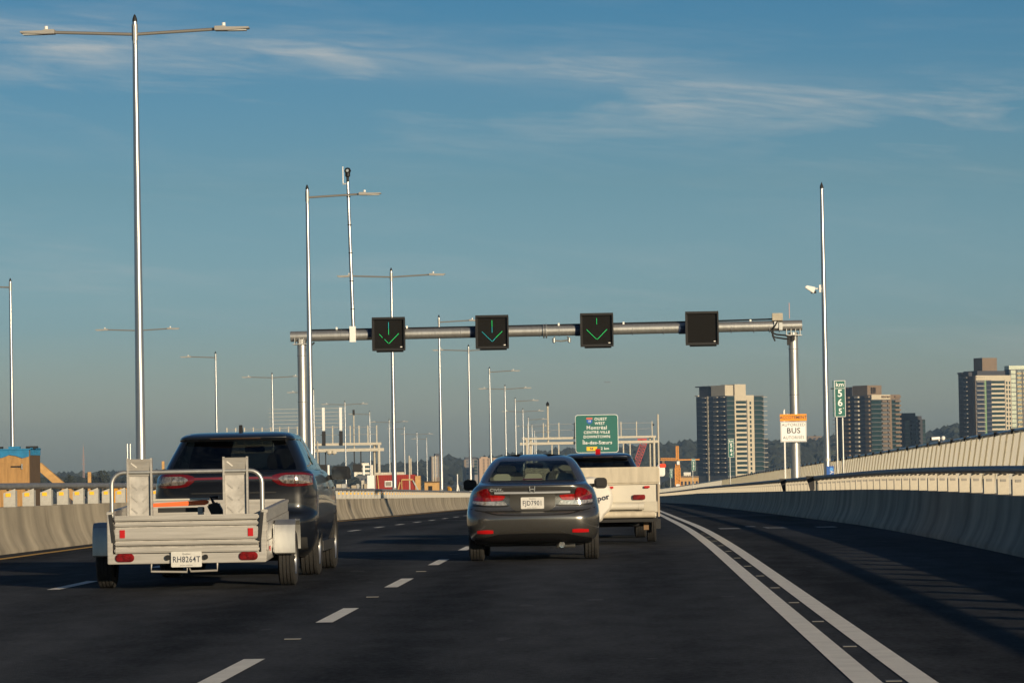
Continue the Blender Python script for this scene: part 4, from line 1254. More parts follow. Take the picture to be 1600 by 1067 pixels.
# ramps standing behind the gate: chequered plates
for x in (-0.50, 0.52):
    r_ = MB().box((x, 0.10, 0.90), (0.235, 0.03, 0.92)).build('ramp', M_alu2, tr, bevel=0.004)
    for s in (-1, 1): MB().box((x + s * 0.125, 0.075, 0.92), (0.02, 0.07, 0.96)).build('ramp_flange', M_alu, r_)
    MB().add([(x - 0.13, 0.07, 1.21), (x + 0.13, 0.07, 1.21), (x + 0.13, 0.035, 1.39), (x - 0.13, 0.035, 1.39), (x - 0.13, 0.10, 1.21), (x + 0.13, 0.10, 1.21), (x + 0.13, 0.065, 1.39), (x - 0.13, 0.065, 1.39)],
             [(0, 1, 2, 3), (4, 7, 6, 5), (0, 4, 5, 1), (1, 5, 6, 2), (2, 6, 7, 3), (3, 7, 4, 0)]).build('ramp_lip', M_alu, r_)
    for k in range(5):
        for s in (-1, 1):
            zc_ = 0.62 + 0.125 * k
            MB().bar((x + s * 0.09, 0.082, zc_), (x + s * 0.03, 0.082, zc_ - 0.055 * 1), 0.008, 0.016).build('ramp_tread', M_alu, r_)
    for s in (-1, 1): MB().bar((x + s * 0.09, 0.045, 1.35), (x + s * 0.03, 0.052, 1.30), 0.008, 0.016).build('ramp_tread', M_alu, r_)
for s in (-1, 1):
    wheel(tr, s * 0.985, 1.10, 0.30, 0.185, s, 6, 0.6)
    # flat-topped fender over the wheel
    pr = [(0.70, 0.36), (0.70, 0.56), (0.735, 0.66), (0.82, 0.71), (1.38, 0.71), (1.465, 0.66), (1.50, 0.56), (1.50, 0.40)]
    inn = [(a + (0.012 if i < 4 else -0.012), b - 0.012) for i, (a, b) in enumerate(pr)]
    NP = len(pr)
    x0, x1 = (0.872, 1.095) if s > 0 else (-1.095, -0.872)
    vs = [(x, a, b) for x in (x0, x1) for a, b in pr] + [(x, a, b) for x in (x0, x1) for a, b in inn]
    fs = []
    A_, B_, C_, D_ = 0, NP, 2 * NP, 3 * NP
    for i in range(NP - 1):
        fs += [(i, i + 1, B_ + i + 1, B_ + i), (C_ + i, D_ + i, D_ + i + 1, C_ + i + 1), (i, C_ + i, C_ + i + 1, i + 1), (B_ + i, B_ + i + 1, D_ + i + 1, D_ + i)]
    fs += [(0, B_, D_, C_), (NP - 1, C_ + NP - 1, D_ + NP - 1, B_ + NP - 1)]
    MB().add(vs, fs).build('fender', M_galv, tr, smooth=True)
    MB().box((s * 0.864, 1.1, 0.52), (0.012, 0.8, 0.30)).build('fender_bracket', M_galv, tr)
    MB().box((s * 0.862, 0.25, 0.42), (0.01, 0.05, 0.05)).build('side_marker', M_refl_r, tr)
MB().tube((-0.98, 1.1, 0.30), (0.98, 1.1, 0.30), 0.035, n=10).build('axle', M_dark, tr)
MB().bar((0, 2.9, 0.40), (0, 4.2, 0.46), 0.09, 0.07).build('drawbar', M_galv, tr)
for s in (-1, 1): MB().bar((s * 0.7, 2.6, 0.38), (0, 3.9, 0.44), 0.06, 0.07).build('drawbar_brace', M_galv, tr)
# load: orange-edged board with a black tool beside it
ob = thing('orange_board', 'flat board with bright orange edge lying across the trailer bed', 'board', tr.location + Vector((-0.22, 0.95, 0.865)), R(3))
MB().prism([(-0.36, 0.005), (0.32, 0.02), (0.36, 0.05), (0.33, 0.075), (-0.36, 0.04)], -0.08, 0.10).build('edge', mat('bright_orange', (0.90, 0.14, 0.02), 0.5), ob, bevel=0.01)
MB().box((0, 0.1, 0.085), (0.72, 0.42, 0.018)).build('top', mat('grey_board', (0.5, 0.48, 0.42), 0.8), ob)
MB().box((0.05, 0.05, -0.03), (0.5, 0.1, 0.05)).build('bracket', M_dark, ob)
for x in (-0.3, 0.26): MB().box((x, 0.1, -0.22), (0.05, 0.3, 0.44)).build('support', M_alu2, ob)
tc = thing('black_tool_case', 'black tool leaning against the right-hand ramp in the trailer', 'tool case', tr.location + Vector((0.26, 0.55, 0.42)))
MB().prism([(-0.10, 0.0), (0.12, 0.0), (0.12, 0.30), (0.02, 0.50), (-0.10, 0.47), (-0.02, 0.3)], -0.08, 0.08).build('case', M_black, tc, bevel=0.015)
MB().path([(-0.02, 0, 0.47), (-0.06, 0, 0.55), (0.02, 0, 0.55)], 0.018, 8).build('handle', M_black, tc)

# ------------------------------------------------------------------ folded camping trailer
M_camp = mat('camper_white', (0.60, 0.565, 0.48), 0.5, var=0.12, scale=1.5)
M_lid = mat('camper_lid_weathered', (0.56, 0.50, 0.39), 0.75, var=0.16, scale=2.5, stretch=(4, 4, 0.8), streak=((12, 12, 1.2), 0.86))
ca = thing('camping_trailer', 'folded cream camping trailer with weathered lid, ahead of the grey sedan', 'trailer', RP(-0.47, 60.3), 0)
CW = 1.07
MB().box((0, 1.75, 0.69), (2 * CW - 0.02, 3.45, 0.54)).build('body', M_camp, ca, bevel=0.02)
MB().box((0, 1.75, 1.09), (2 * CW + 0.03, 3.55, 0.275)).build('lid', M_lid, ca, bevel=0.025)
MB().box((0, -0.005, 0.59), (2 * CW - 0.03, 0.012, 0.17)).build('lower_skin', mat('camper_grey', (0.50, 0.47, 0.39), 0.6, var=0.2, scale=3), ca)
for s in (-1, 1):
    MB().box((s * (CW - 0.005), -0.006, 0.69), (0.03, 0.03, 0.52)).build('corner_trim', mat('tan_trim', (0.40, 0.33, 0.24), 0.6), ca)
    MB().box((s * (CW + 0.01), 0.05, 1.08), (0.02, 0.05, 0.28)).build('lid_corner', M_white, ca)
MB().tube((-0.95, -0.06, 0.47), (1.0, -0.06, 0.47), 0.055, n=14).build('bumper_tube', M_lid, ca, smooth=True)
MB().tube((-0.55, -0.09, 0.60), (0.74, -0.09, 0.60), 0.055, n=14).build('storage_tube', M_camp, ca, smooth=True)
MB().tube((0.74, -0.09, 0.60), (0.83, -0.09, 0.60), 0.06, n=14).build('tube_cap', M_camp, ca, smooth=True)
MB().box((0, 0.05, 0.385), (2 * CW - 0.06, 0.10, 0.07)).build('frame_rail', M_black, ca)
for s in (-1, 1):
    for x, w, z, h in ((0.30, 0.09, 0.905, 0.035), (0.88, 0.09, 0.905, 0.035), (0.75, 0.20, 0.745, 0.08)):
        MB().prism(rrect(w, h, min(w, h) * 0.3), -0.03, 0.0).build('tail_light', M_red if h > 0.05 else M_refl_r, ca, loc=(s * x, 0, z), bevel=0.006)
    wheel(ca, s * 0.955, 1.65, 0.29, 0.15, s, 5, 0.55, M_white)
    MB().box((s * 0.95, 1.65, 0.50), (0.2, 0.75, 0.16)).build('wheel_well', M_black, ca)
    MB().box((s * 0.86, 0.30, 0.29), (0.08, 0.1, 0.14)).build('stabiliser_jack', mat('rusty', (0.2, 0.12, 0.06), 0.8), ca)
    MB().box((s * 1.06, 1.1, 0.30), (0.08, 0.02, 0.16)).build('mud_flap', M_dark, ca)
MB().tube((-0.9, 1.65, 0.29), (0.9, 1.65, 0.29), 0.035, n=8).build('axle', M_dark, ca)
MB().box((0, 1.75, 0.38), (1.5, 3.2, 0.08)).build('chassis', M_black, ca)
MB().tube((-0.25, 0.2, 0.26), (-0.02, 0.2, 0.26), 0.07, n=12).build('waste_pipe', M_black, ca)
MB().bar((0, 3.4, 0.38), (0, 4.9, 0.40), 0.09, 0.09).build('drawbar', M_dark, ca)
# cloth spare wheel cover, baggy at the foot
M_cov = mat('cover_vinyl', (0.72, 0.69, 0.62), 0.55, var=0.15, scale=4)
mb = MB()
n = 36
rings = [(0.001, -0.26), (0.22, -0.262), (0.32, -0.25), (0.355, -0.20), (0.355, -0.06), (0.30, -0.02)]
for r, yy in rings:
    for k in range(n):
        a = 2 * math.pi * k / n
        q = r * (1 + (0.02 * math.sin(9 * a) if math.sin(a) < -0.3 else 0) * (r > 0.2))
        x_, z_ = q * math.cos(a), q * math.sin(a)
        if math.sin(a) < -0.8: z_ -= 0.05 * (r > 0.3)
        mb.v.append((-0.02 + x_, yy, 0.735 + z_ * 0.98))
for i in range(len(rings) - 1):
    for k in range(n):
        mb.f.append((i * n + k, i * n + (k + 1) % n, (i + 1) * n + (k + 1) % n, (i + 1) * n + k))
mb.build('spare_wheel_cover', M_cov, ca, smooth=True)
text('npor', 0.125, M_ink, ca, (0.15, -0.275, 0.74), rot=(R(90), R(-12), 0), bold=0.003)
# ================================================================== building site on the transit deck
M_ply = mat('plywood', (0.42, 0.24, 0.09), 0.8, var=0.3, scale=3, stretch=(6, 6, 0.7))
M_ply2 = mat('dark_ply', (0.13, 0.085, 0.05), 0.85, var=0.4, scale=4, stretch=(6, 6, 0.7))
M_tarp = mat('blue_tarp', (0.01, 0.20, 0.42), 0.5, var=0.3, scale=5)
M_yel = mat('machine_yellow', (0.72, 0.34, 0.03), 0.5, var=0.25, scale=4)
M_timber = mat('timber', (0.55, 0.33, 0.13), 0.8, var=0.25, scale=6)
M_redbox = mat('container_red', (0.30, 0.014, 0.008), 0.55, var=0.2, scale=2)
def deckz(y): return -0.35 - drop(y)
Y = 100.0
xr = site(43, 700, Y).x
t = thing('plywood_shed', 'plywood shed under a blue tarpaulin edge behind the left barrier', 'shed', (xr, Y, deckz(Y)))
zt = site(43, 704, Y).z - deckz(Y)
MB().box((-2.1, 0.9, zt / 2), (4.2, 1.78, zt)).build('wall', M_ply, t, bevel=0.01)
MB().box((0.008, 0.9, zt / 2), (0.02, 1.76, zt - 0.02)).build('end_wall', M_ply2, t)  # shaded end of the shed: the shade is put into a darker ply colour
MB().box((-1.45, -0.012, zt / 2 - 0.1), (2.3, 0.02, zt - 0.45)).build('door', M_ply, t, bevel=0.004)
MB().box((-0.33, -0.03, zt - 0.43), (0.32, 0.015, 0.04)).build('hinge', M_dark, t)
MB().box((-0.19, -0.03, zt - 0.43), (0.035, 0.02, 0.14)).build('hinge_plate', M_galv, t)
MB().prism([(-1.14, 0.93), (-0.90, 0.93), (-1.02, 1.12)], -0.035, -0.022).build('warning_triangle', M_black, t)
mb = MB()
for k in range(24):
    x0 = -4.2 + k * 0.175
    d0, d1 = 0.16 + 0.05 * math.sin(k * 1.7), 0.16 + 0.05 * math.sin((k + 1) * 1.7)
    mb.add([(x0, -0.03, zt - d0), (x0 + 0.175, -0.03, zt - d1), (x0 + 0.175, -0.02, zt + 0.03), (x0, -0.02, zt + 0.03)], [(0, 1, 2, 3)])
mb.box((-2.08, 0.88, zt + 0.03), (4.24, 1.86, 0.03))
mb.build('tarpaulin', M_tarp, t)
for k in range(7): MB().box((0.03, 0.15 + 0.25 * k, zt - 0.03), (0.02, 0.12, 0.2)).build('tarpaulin_fold', M_tarp, t)
for k in range(9): MB().box((-3.6 + 0.45 * k, 0.3 + 0.1 * (k % 3), zt + 0.08), (0.3, 0.2, 0.06)).build('roof_batten', M_tarp if k % 2 else M_dark, t)
a, b = site(58, 728, 103), site(90, 756, 103)
t = thing('sloping_timber', 'thick timber beam sloping down from the plywood shed', 'beam', (b.x, 103, deckz(103)))
MB().bar(a - t.location, b + (b - a) * 0.9 - t.location, 0.22, 0.2).build('beam', M_timber, t)
MB().box((b + (b - a) * 0.9 - t.location) * 0.5 + Vector((0.3, 0, 0)), (0.3, 0.3, 0.5)).build('footing', M_conc, t)
for i, (px, py, Y, w, nm) in enumerate(((137.5, 738, 150, 0.13, 'ochre timber post standing beyond the rail, left of the trailer ramp'), (253.5, 721, 150, 0.10, 'ochre post just left of the SUV rear lights'),)):
    p = site(px, py, Y)
    t = thing('timber_post', nm, 'post', (p.x, Y, deckz(Y)))
    h = p.z - deckz(Y)
    MB().box((0, 0, h / 2), (w, w, h)).build('upright', M_timber, t, bevel=0.008)
    MB().box((0, 0, 0.03), (0.3, 0.3, 0.06)).build('base', M_ply2, t)
for i, px in enumerate((197.5, 202.0)):
    p = site(px, 694, 170)
    t = thing('thin_mast', '%s of two thin white masts above the left trailer ramp' % ('left' if i == 0 else 'right'), 'mast', (p.x, 170, deckz(170)), 0, 'thin masts above the left ramp')
    MB().tube((0, 0, 0), (0, 0, p.z - deckz(170)), 0.035, n=8).build('pole', M_galv, t)
    MB().box((0, 0, 0.05), (0.3, 0.3, 0.1)).build('base', M_dark, t)
def excavator(px, py, Y, rz, label):
    p = site(px, py, Y)
    t = thing('excavator', label, 'excavator', (p.x, Y, deckz(Y)), rz)
    t.scale = (0.72, 0.72, 0.72)
    for s in (-1, 1):
        tk = MB().prism(rrect(3.0, 0.7, 0.34), s * 0.9 - 0.25, s * 0.9 + 0.25).build('track', M_black, t, loc=(0, 0, 0.36))
    MB().box((0.2, 0, 1.15), (2.4, 1.9, 0.8)).build('engine_house', M_yel, t, bevel=0.06)
    c = MB().box((-0.6, -0.45, 1.95), (1.1, 0.9, 1.3)).build('cab', M_yel, t, bevel=0.06)
    MB().box((-0.6, -0.905, 2.1), (0.8, 0.02, 0.8)).build('window', M_black, c)
    MB().box((-1.16, -0.45, 2.1), (0.02, 0.7, 0.8)).build('window', M_black, c)
    MB().path([(-0.9, 0.3, 1.4), (-2.2, 0.3, 3.0), (-3.6, 0.3, 2.9)], [0.22, 0.26, 0.18], 4).build('boom', M_yel, t)
    MB().path([(-3.4, 0.3, 3.2), (-4.2, 0.3, 1.3)], [0.18, 0.12], 4).build('stick', M_yel, t)
    MB().prism([(-4.4, 1.3), (-3.9, 1.2), (-3.6, 0.7), (-4.1, 0.4), (-4.6, 0.8)], -0.1, 0.7).build('bucket', M_dark, t)
excavator(190, 757, 172, R(-100), 'yellow excavator glimpsed beyond the rail beside the left trailer ramp')
excavator(702, 765, 372, R(-80), 'yellow excavator beyond the barrier, left of the grey sedan mirror')
# red site container
Y = 262.0
p0, p1 = site(587, 742.5, Y), site(648, 742.5, Y)
w = p1.x - p0.x
t = thing('site_container', 'red corrugated site container with small window beyond the left barrier', 'container', (p0.x, Y, deckz(Y)))
h = p0.z - deckz(Y)
MB().box((w / 2, 1.2, h / 2), (w, 2.4, h)).build('body', M_redbox, t)
for k in range(18): MB().box((0.08 + k * (w - 0.16) / 17, -0.015, h / 2), (0.07, 0.03, h - 0.1)).build('corrugation', M_redbox, t)
wd = MB().box((w * 0.32, -0.04, h - 0.62), (0.52, 0.05, 0.42)).build('window', M_white, t, bevel=0.01)
MB().box((w * 0.32, -0.075, h - 0.62), (0.40, 0.02, 0.30)).build('pane', mat('dull_pane', (0.25, 0.23, 0.19), 0.3), wd)
MB().box((w + 0.2, 0.3, h / 2 - 0.05), (0.36, 0.8, h - 0.1)).build('end_crate', M_timber, t)
MB().box((w * 0.3, 2.8, h + 0.08), (w * 0.75, 0.8, 0.2)).build('roof_load', M_cream, t)
for (xa, za, xb, zb, m) in ((0.12, h, 0.3, 0.2, M_timber), (w * 0.4, 0.1, w * 0.62, h - 0.5, M_timber), (w * 0.66, h - 0.35, w * 0.95, h - 0.35, M_timber), (w * 0.66, h - 0.35, w * 0.68, 0.1, M_timber), (w * 0.68, 0.8, w * 1.0, 0.75, M_timber), (w * 0.95, h - 0.4, w * 1.35, 0.2, M_galv)):
    MB().bar((xa, -0.08, za), (xb, -0.08, zb), 0.06, 0.09).build('brace', m, t)
MB().box((-0.35, 0.4, h / 2), (0.5, 1.0, h)).build('white_cabinet', M_white, t)
for k in range(4): MB().box((-0.35, -0.11, 0.3 + k * 0.5), (0.4, 0.02, 0.06)).build('cabinet_vent', M_dark, t)
Y = 330.0
p0, p1 = site(667, 754, Y), site(681, 754, Y)
t = thing('site_hut', 'small tan site hut with dark opening beyond the left barrier', 'hut', (p0.x, Y, deckz(Y)))
w, h = p1.x - p0.x, p0.z - deckz(Y)
MB().box((w / 2, 0.8, h / 2), (w * 1.6, 1.6, h)).build('wall', M_timber, t)
MB().box((w * 0.35, -0.02, h - 0.5), (0.35, 0.04, 0.4)).build('opening', M_black, t)
MB().box((w / 2, 0.8, h + 0.05), (w * 1.7, 1.8, 0.1)).build('roof', M_ply2, t)
for i, (px, py, Y) in enumerate(((639.5, 712, 262), (642, 716, 264), (676.5, 714, 340), (680.5, 712, 345))):
    p = site(px, py, Y)
    t = thing('scaffold_pole', 'thin scaffold pole beyond the red container, %s from the left' % ORD[i], 'pole', (p.x, Y, deckz(Y)), 0, 'scaffold poles on the building site')
    MB().tube((0, 0, 0), (0, 0, p.z - deckz(Y)), 0.05, n=8).build('pole', M_cream, t)
    MB().box((0, 0, 0.04), (0.3, 0.3, 0.08)).build('base_plate', M_dark, t)
p = site(714.5, 741, 380)
t = thing('tripod_mast', 'white tripod mast beyond the barrier just left of the sedan', 'tripod', (p.x, 380, deckz(380)))
top = p.z - deckz(380)
MB().tube((0, 0, 0.5), (0, 0, top), 0.05, n=8).build('mast', M_white, t)
for a in (0, 120, 240):
    MB().tube((0, 0, top * 0.75), (0.55 * math.cos(R(a)), 0.55 * math.sin(R(a)), 0), 0.04, n=6).build('leg', M_white, t)
for i, (px0, px1, py, Y) in enumerate(((556, 585, 747, 300), (500, 556, 751, 240))):
    p0, p1 = site(px0, py, Y), site(px1, py, Y)
    t = thing('material_stack', ('stack of pale site materials left of the red container', 'heap of pale site materials behind the SUV mirror')[i], 'stack', (p0.x, Y, deckz(Y)))
    w, h = p1.x - p0.x, p0.z - deckz(Y)
    random.seed(40 + i)
    for k in range(7):
        MB().box((w * (k + 0.5) / 7, random.uniform(0, 1), h * 0.5 * random.uniform(0.7, 1)), (w / 7.5, 0.8, h * random.uniform(0.7, 1.0))).build('bundle', random.choice((M_conc, M_cream, M_galv, M_rail)), t)

# ================================================================== far shore
M_forest = mat('forest', (0.024, 0.030, 0.022), 0.95, var=0.55, scale=0.05)
M_hill = mat('hill_ground', (0.022, 0.028, 0.020), 0.95, var=0.5, scale=0.02)
M_leafy = mat('far_foliage', (0.040, 0.048, 0.030), 0.9, var=0.6, scale=0.03)
struct('far_shore', MB().add([(-7400, 1150, -13.6), (7400, 1150, -13.6), (7400, 7400, -13.2), (-7400, 7400, -13.2)], [(0, 1, 2, 3)]), M_land)
ridge = [(-4200, 744), (-400, 744), (0, 746), (200, 745), (420, 740), (520, 735), (580, 731), (640, 728), (690, 723), (705, 719), (722, 722), (735, 723), (800, 716), (900, 708), (1000, 702), (1050, 698), (1110, 694), (1170, 693), (1215, 690), (1260, 689), (1330, 688), (1420, 684), (1455, 681), (1475, 672), (1500, 669), (1600, 668), (1800, 664), (2300, 672), (6000, 700)]
rf = pchip([a for a, b in ridge], [b for a, b in ridge])
YR = 4800.0
def ridge_z(x):
    px = VPX + x * FPX / YR
    hor = 731.5 - (px - 800) * math.tan(ROLL)
    return EYE + (hor - rf(px)) * YR / FPX - 5.0
def hill_z(x, y):
    top = ridge_z(x)
    if y < YR: f = max(0.0, (y - 3500) / (YR - 3500))
    else: f = max(0.0, 1 - (y - YR) / 1600.0)
    f = f * f * (3 - 2 * f)
    return -13.5 + (top + 13.5) * f + 3.0 * f * mnoise.noise(Vector((x * 0.008, y * 0.008, 0)))
mb = MB()
hx, hy = frange(-5200, 5200, 40), frange(3400, 6600, 80)
for y in hy:
    for x in hx: mb.v.append((x, y, hill_z(x, y)))
n = len(hx)
for j in range(len(hy) - 1):
    for i in range(n - 1): mb.f.append((j * n + i, j * n + i + 1, (j + 1) * n + i + 1, (j + 1) * n + i))
struct('hill', mb, M_hill, smooth=True)
# a wooded mass on the hill: thousands of crowns that nobody could count
ico = bmesh.new()
bmesh.ops.create_icosphere(ico, subdivisions=1, radius=1)
IV = [v.co.copy() for v in ico.verts]
IF = [tuple(v.index for v in f.verts) for f in ico.faces]
ico.free()
def crown_blob(mb, c, r, h, rng):
    mb.add([(c[0] + v.x * r * rng.uniform(0.7, 1.25), c[1] + v.y * r * rng.uniform(0.7, 1.25), c[2] + v.z * h * rng.uniform(0.7, 1.25)) for v in IV], IF)
rng = random.Random(3)
for nm, cnt, m in (('hill_forest', 3600, M_forest), ('hill_forest', 1500, M_leafy)):
    mb = MB()
    for k in range(cnt):
        px = rng.uniform(-60, 1680) if rng.random() < 0.8 else rng.uniform(-900, 2500)
        x = (px - VPX) * YR / FPX
        y = 3650 + 1250 * rng.random() ** 0.6
        r = rng.uniform(3.5, 8.5)
        crown_blob(mb, (x, y, hill_z(x, y) + r * 0.45), r, r * rng.uniform(0.7, 1.2), rng)
    tag(mb.build(nm, m, None), 'dense dark woodland covering the distant hill' if m is M_forest else 'lighter green trees scattered over the distant hill', 'forest', None, 'stuff')
mb = MB()
for k in range(1500):
    px = rng.uniform(-250, 560) if rng.random() < 0.75 else rng.uniform(560, 1750)
    y = rng.uniform(2050, 3000)
    x = (px - VPX) * y / FPX
    zt_ = EYE + (731.5 - (px - 800) * math.tan(ROLL) - (744 if px < 560 else 748) + 4 * mnoise.noise(Vector((px * 0.03, 3, 0)))) * y / FPX
    r = rng.uniform(1.6, 3.4)
    crown_blob(mb, (x, y, zt_ - r * rng.uniform(0.9, 4.0)), r, r, rng)
tag(mb.build('shore_woodland', M_forest, None), 'low dark belt of trees along the far shore', 'trees', None, 'stuff')
# one taller tree standing out of the belt
def tree(px, py, Y, hw, label):
    p = site(px, py, Y)
    t = thing('shore_tree', label, 'tree', (p.x, Y, -13.4))
    H = p.z + 13.4
    MB().path([(0, 0, 0), (0.3, 0, H * 0.4), (0, 0.2, H * 0.85)], [0.5, 0.38, 0.12], 8).path([(0.2, 0, H * 0.45), (hw * 0.5, 0.3, H * 0.7)], [0.2, 0.06], 6).path([(0.2, 0, H * 0.5), (-hw * 0.5, 0.3, H * 0.75)], [0.2, 0.06], 6).build('trunk', M_ply2, t)
    mb = MB()
    for k in range(900):
        a, q = rng.uniform(0, 2 * math.pi), rng.random() ** 0.5
        zz_ = rng.uniform(0.45, 1.0)
        rad = hw * math.sin(math.pi * min(1, (zz_ - 0.38) / 0.66)) ** 0.7
        c = Vector((rad * q * math.cos(a), rad * q * math.sin(a), H * zz_))
        if mnoise.noise(c * 0.45) < -0.12: continue
        u, v = Vector([rng.gauss(0, 1) for _ in range(3)]).normalized(), Vector([rng.gauss(0, 1) for _ in range(3)]).normalized()
        s = rng.uniform(0.35, 0.8)
        mb.add([c + u * s, c + v * s, c - u * s, c - v * s], [(0, 1, 2, 3)])
    mb.build('crown', M_leafy, t)
tree(157, 736.5, 2000, 4.6, 'taller round-topped tree rising above the belt left of the trailer')
tree(107, 743, 2000, 3.4, 'low rounded tree in the belt below the lattice pylon')
tree(143, 743, 2000, 3.0, 'small tree in the belt just right of the ochre post')

# ------------------------------------------------------------------ apartment towers
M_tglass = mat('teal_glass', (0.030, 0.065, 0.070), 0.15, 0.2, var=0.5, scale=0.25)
M_tdark = mat('tower_dark_brick', (0.045, 0.045, 0.055), 0.7, var=0.2, scale=0.5)
M_tcream = mat('tower_cream', (0.52, 0.46, 0.35), 0.8, var=0.1, scale=0.3)
M_tbrown = mat('tower_brown', (0.20, 0.145, 0.10), 0.8, var=0.15, scale=0.3)
M_slab = mat('balcony_slab', (0.42, 0.38, 0.32), 0.8)
M_tgrey = mat('tower_grey', (0.10, 0.105, 0.11), 0.8)
def tower(name, label, pc, ptop, Y, rz, wr, wl_, fh, wallm, rcols, lcols, roofs, cat='building'):
    """Corner tower: right face wr wide, left face wl_ wide; cols (u0,u1,kind) as fractions of the face from the near corner."""
    c = site(pc, ptop, Y)
    z0 = -13.5
    t = thing(name, label, cat, (c.x, Y, z0), rz)
    H = c.z - z0
    MB().box((wr / 2, wl_ / 2, H / 2), (wr, wl_, H)).build('wall', wallm, t)
    nf = int(H / fh)
    zlow = 6.0
    def put(face, u0, u1, za, zb, d, m, nm):
        sx = (u1 - u0) * (wr if face == 'r' else wl_)
        um = (u0 + u1) / 2 * (wr if face == 'r' else wl_)
        key = (nm, face, round(sx, 2), round(zb - za, 2), d, m.name)
        if key not in TM:
            TM[key] = MB().box((0, 0, 0), (sx, d, zb - za) if face == 'r' else (d, sx, zb - za)).mesh(nm, m)
        o = link_mesh(nm, TM[key], t, (um, -d / 2 - 0.02, (za + zb) / 2) if face == 'r' else (-d / 2 - 0.02, um, (za + zb) / 2))
    for face, cols in (('r', rcols), ('l', lcols)):
        for (u0, u1, kind, m) in cols:
            if kind == 'strip':
                put(face, u0, u1, 1.0, H, 0.35, m, 'pier')
                continue
            if kind == 'top':
                put(face, u0, u1, H - fh * 1.0, H + 0.2, 0.45, m, 'cornice')
                continue
            for k in range(nf):
                zt = H - 0.5 - k * fh
                if zt - fh < zlow: break
                if kind == 'glass': put(face, u0, u1, zt - fh * 0.86, zt - 0.1, 0.12, m, 'window')
                elif kind == 'band':
                    put(face, u0, u1, zt - fh * 0.40 - fh * 0.55, zt - fh * 0.55, 0.22, m, 'spandrel')
                    put(face, u0 + 0.01, u1 - 0.01, zt - fh * 0.53, zt, 0.1, M_tglass, 'window')
                elif kind == 'small': put(face, u0, u1, zt - fh * 0.75, zt - fh * 0.12, 0.42, M_tglass, 'window')
                elif kind == 'balc':
                    put(face, u0, u1, zt - fh * 0.42, zt - fh * 0.02, 1.4, m, 'balcony')
                elif kind == 'rail':
                    put(face, u0, u1, zt - fh * 0.2, zt - fh * 0.08, 1.2, m, 'balcony')
    for (x0, x1, y0, y1, za, zb, m) in roofs:
        MB().box(((x0 + x1) / 2 * wr, (y0 + y1) / 2 * wl_, H + (za + zb) / 2), ((x1 - x0) * wr, (y1 - y0) * wl_, zb - za)).build('penthouse', m, t)
    return t
TM = {}
s_ = 2300 / FPX
tower('apartment_tower', 'tall tower with dark glass side and cream banded front left of the bus sign', 1137, 618, 2300, R(37), 29.0, 30.0, 2.85, M_tgrey,
      [(0, 0.20, 'glass', M_tglass), (0.20, 0.235, 'strip', M_tcream), (0.235, 0.52, 'band', M_tcream), (0.54, 0.72, 'strip', M_tcream), (0.60, 0.645, 'small', M_tglass), (0.20, 0.72, 'top', M_tcream), (0.73, 0.98, 'glass', M_tglass), (0.94, 1.06, 'rail', M_slab)],
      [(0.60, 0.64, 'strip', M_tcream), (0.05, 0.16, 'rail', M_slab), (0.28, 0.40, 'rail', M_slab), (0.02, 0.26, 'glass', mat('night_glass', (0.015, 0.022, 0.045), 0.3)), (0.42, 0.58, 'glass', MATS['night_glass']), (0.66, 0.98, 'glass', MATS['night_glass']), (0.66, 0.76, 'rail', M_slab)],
      [(0.0, 0.22, 0.05, 0.5, 0, 6.4, M_tcream), (0.26, 0.56, 0.05, 0.5, 0, 6.9, M_tcream), (0.02, 0.2, 0.45, 0.92, 0, 6.0, M_tdark), (-0.02, 0.4, 0.5, 1.0, 5.6, 6.3, M_tdark), (-0.02, 0.1, 0.92, 1.02, 0.2, 0.8, M_slab)])
tower('apartment_tower', 'brown and teal tower with stacked balconies behind the kilometre 565 marker', 1362, 617, 2420, R(37), 24.0, 36.0, 2.85, M_tgrey,
      [(0.0, 0.34, 'glass', M_tglass), (0.34, 0.50, 'balc', M_tbrown), (0.0, 0.66, 'top', M_tcream), (0.54, 0.62, 'balc', M_tbrown), (0.63, 0.70, 'strip', M_tbrown), (0.70, 0.98, 'glass', M_tglass), (0.80, 1.0, 'balc', M_tbrown), (0.66, 1.0, 'top', M_tbrown)],
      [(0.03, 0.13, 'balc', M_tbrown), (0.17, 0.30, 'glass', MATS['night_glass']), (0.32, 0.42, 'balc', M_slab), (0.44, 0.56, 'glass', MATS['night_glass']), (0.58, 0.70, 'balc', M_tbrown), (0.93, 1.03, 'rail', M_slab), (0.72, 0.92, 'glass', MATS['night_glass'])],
      [(0.0, 0.5, 0.1, 0.5, 0, 6.3, M_tbrown), (0.4, 0.72, 0.3, 0.6, 0, 5.2, M_tbrown), (-0.02, 0.3, 0.5, 0.98, 0, 5.6, M_tdark), (-0.03, 0.1, 0.6, 1.08, 4.8, 5.5, M_tbrown), (0.12, 0.3, 0.1, 0.14, 1.0, 5.0, M_tdark)])
tower('apartment_tower', 'small dark stepped tower between the two taller right-hand towers', 1412, 655, 2500, R(30), 17.0, 7.0, 2.85, M_tdark,
      [(0.04, 0.26, 'glass', M_tglass), (0.32, 0.42, 'balc', M_tdark), (0.50, 0.62, 'balc', M_tgrey), (0.68, 0.78, 'balc', M_tdark), (0.88, 1.0, 'glass', M_tglass)],
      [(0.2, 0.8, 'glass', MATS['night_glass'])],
      [(0.0, 0.58, 0.1, 0.9, 0, 4.2, M_tdark), (0.5, 0.9, 0.2, 0.8, 0, 2.2, M_tdark)])
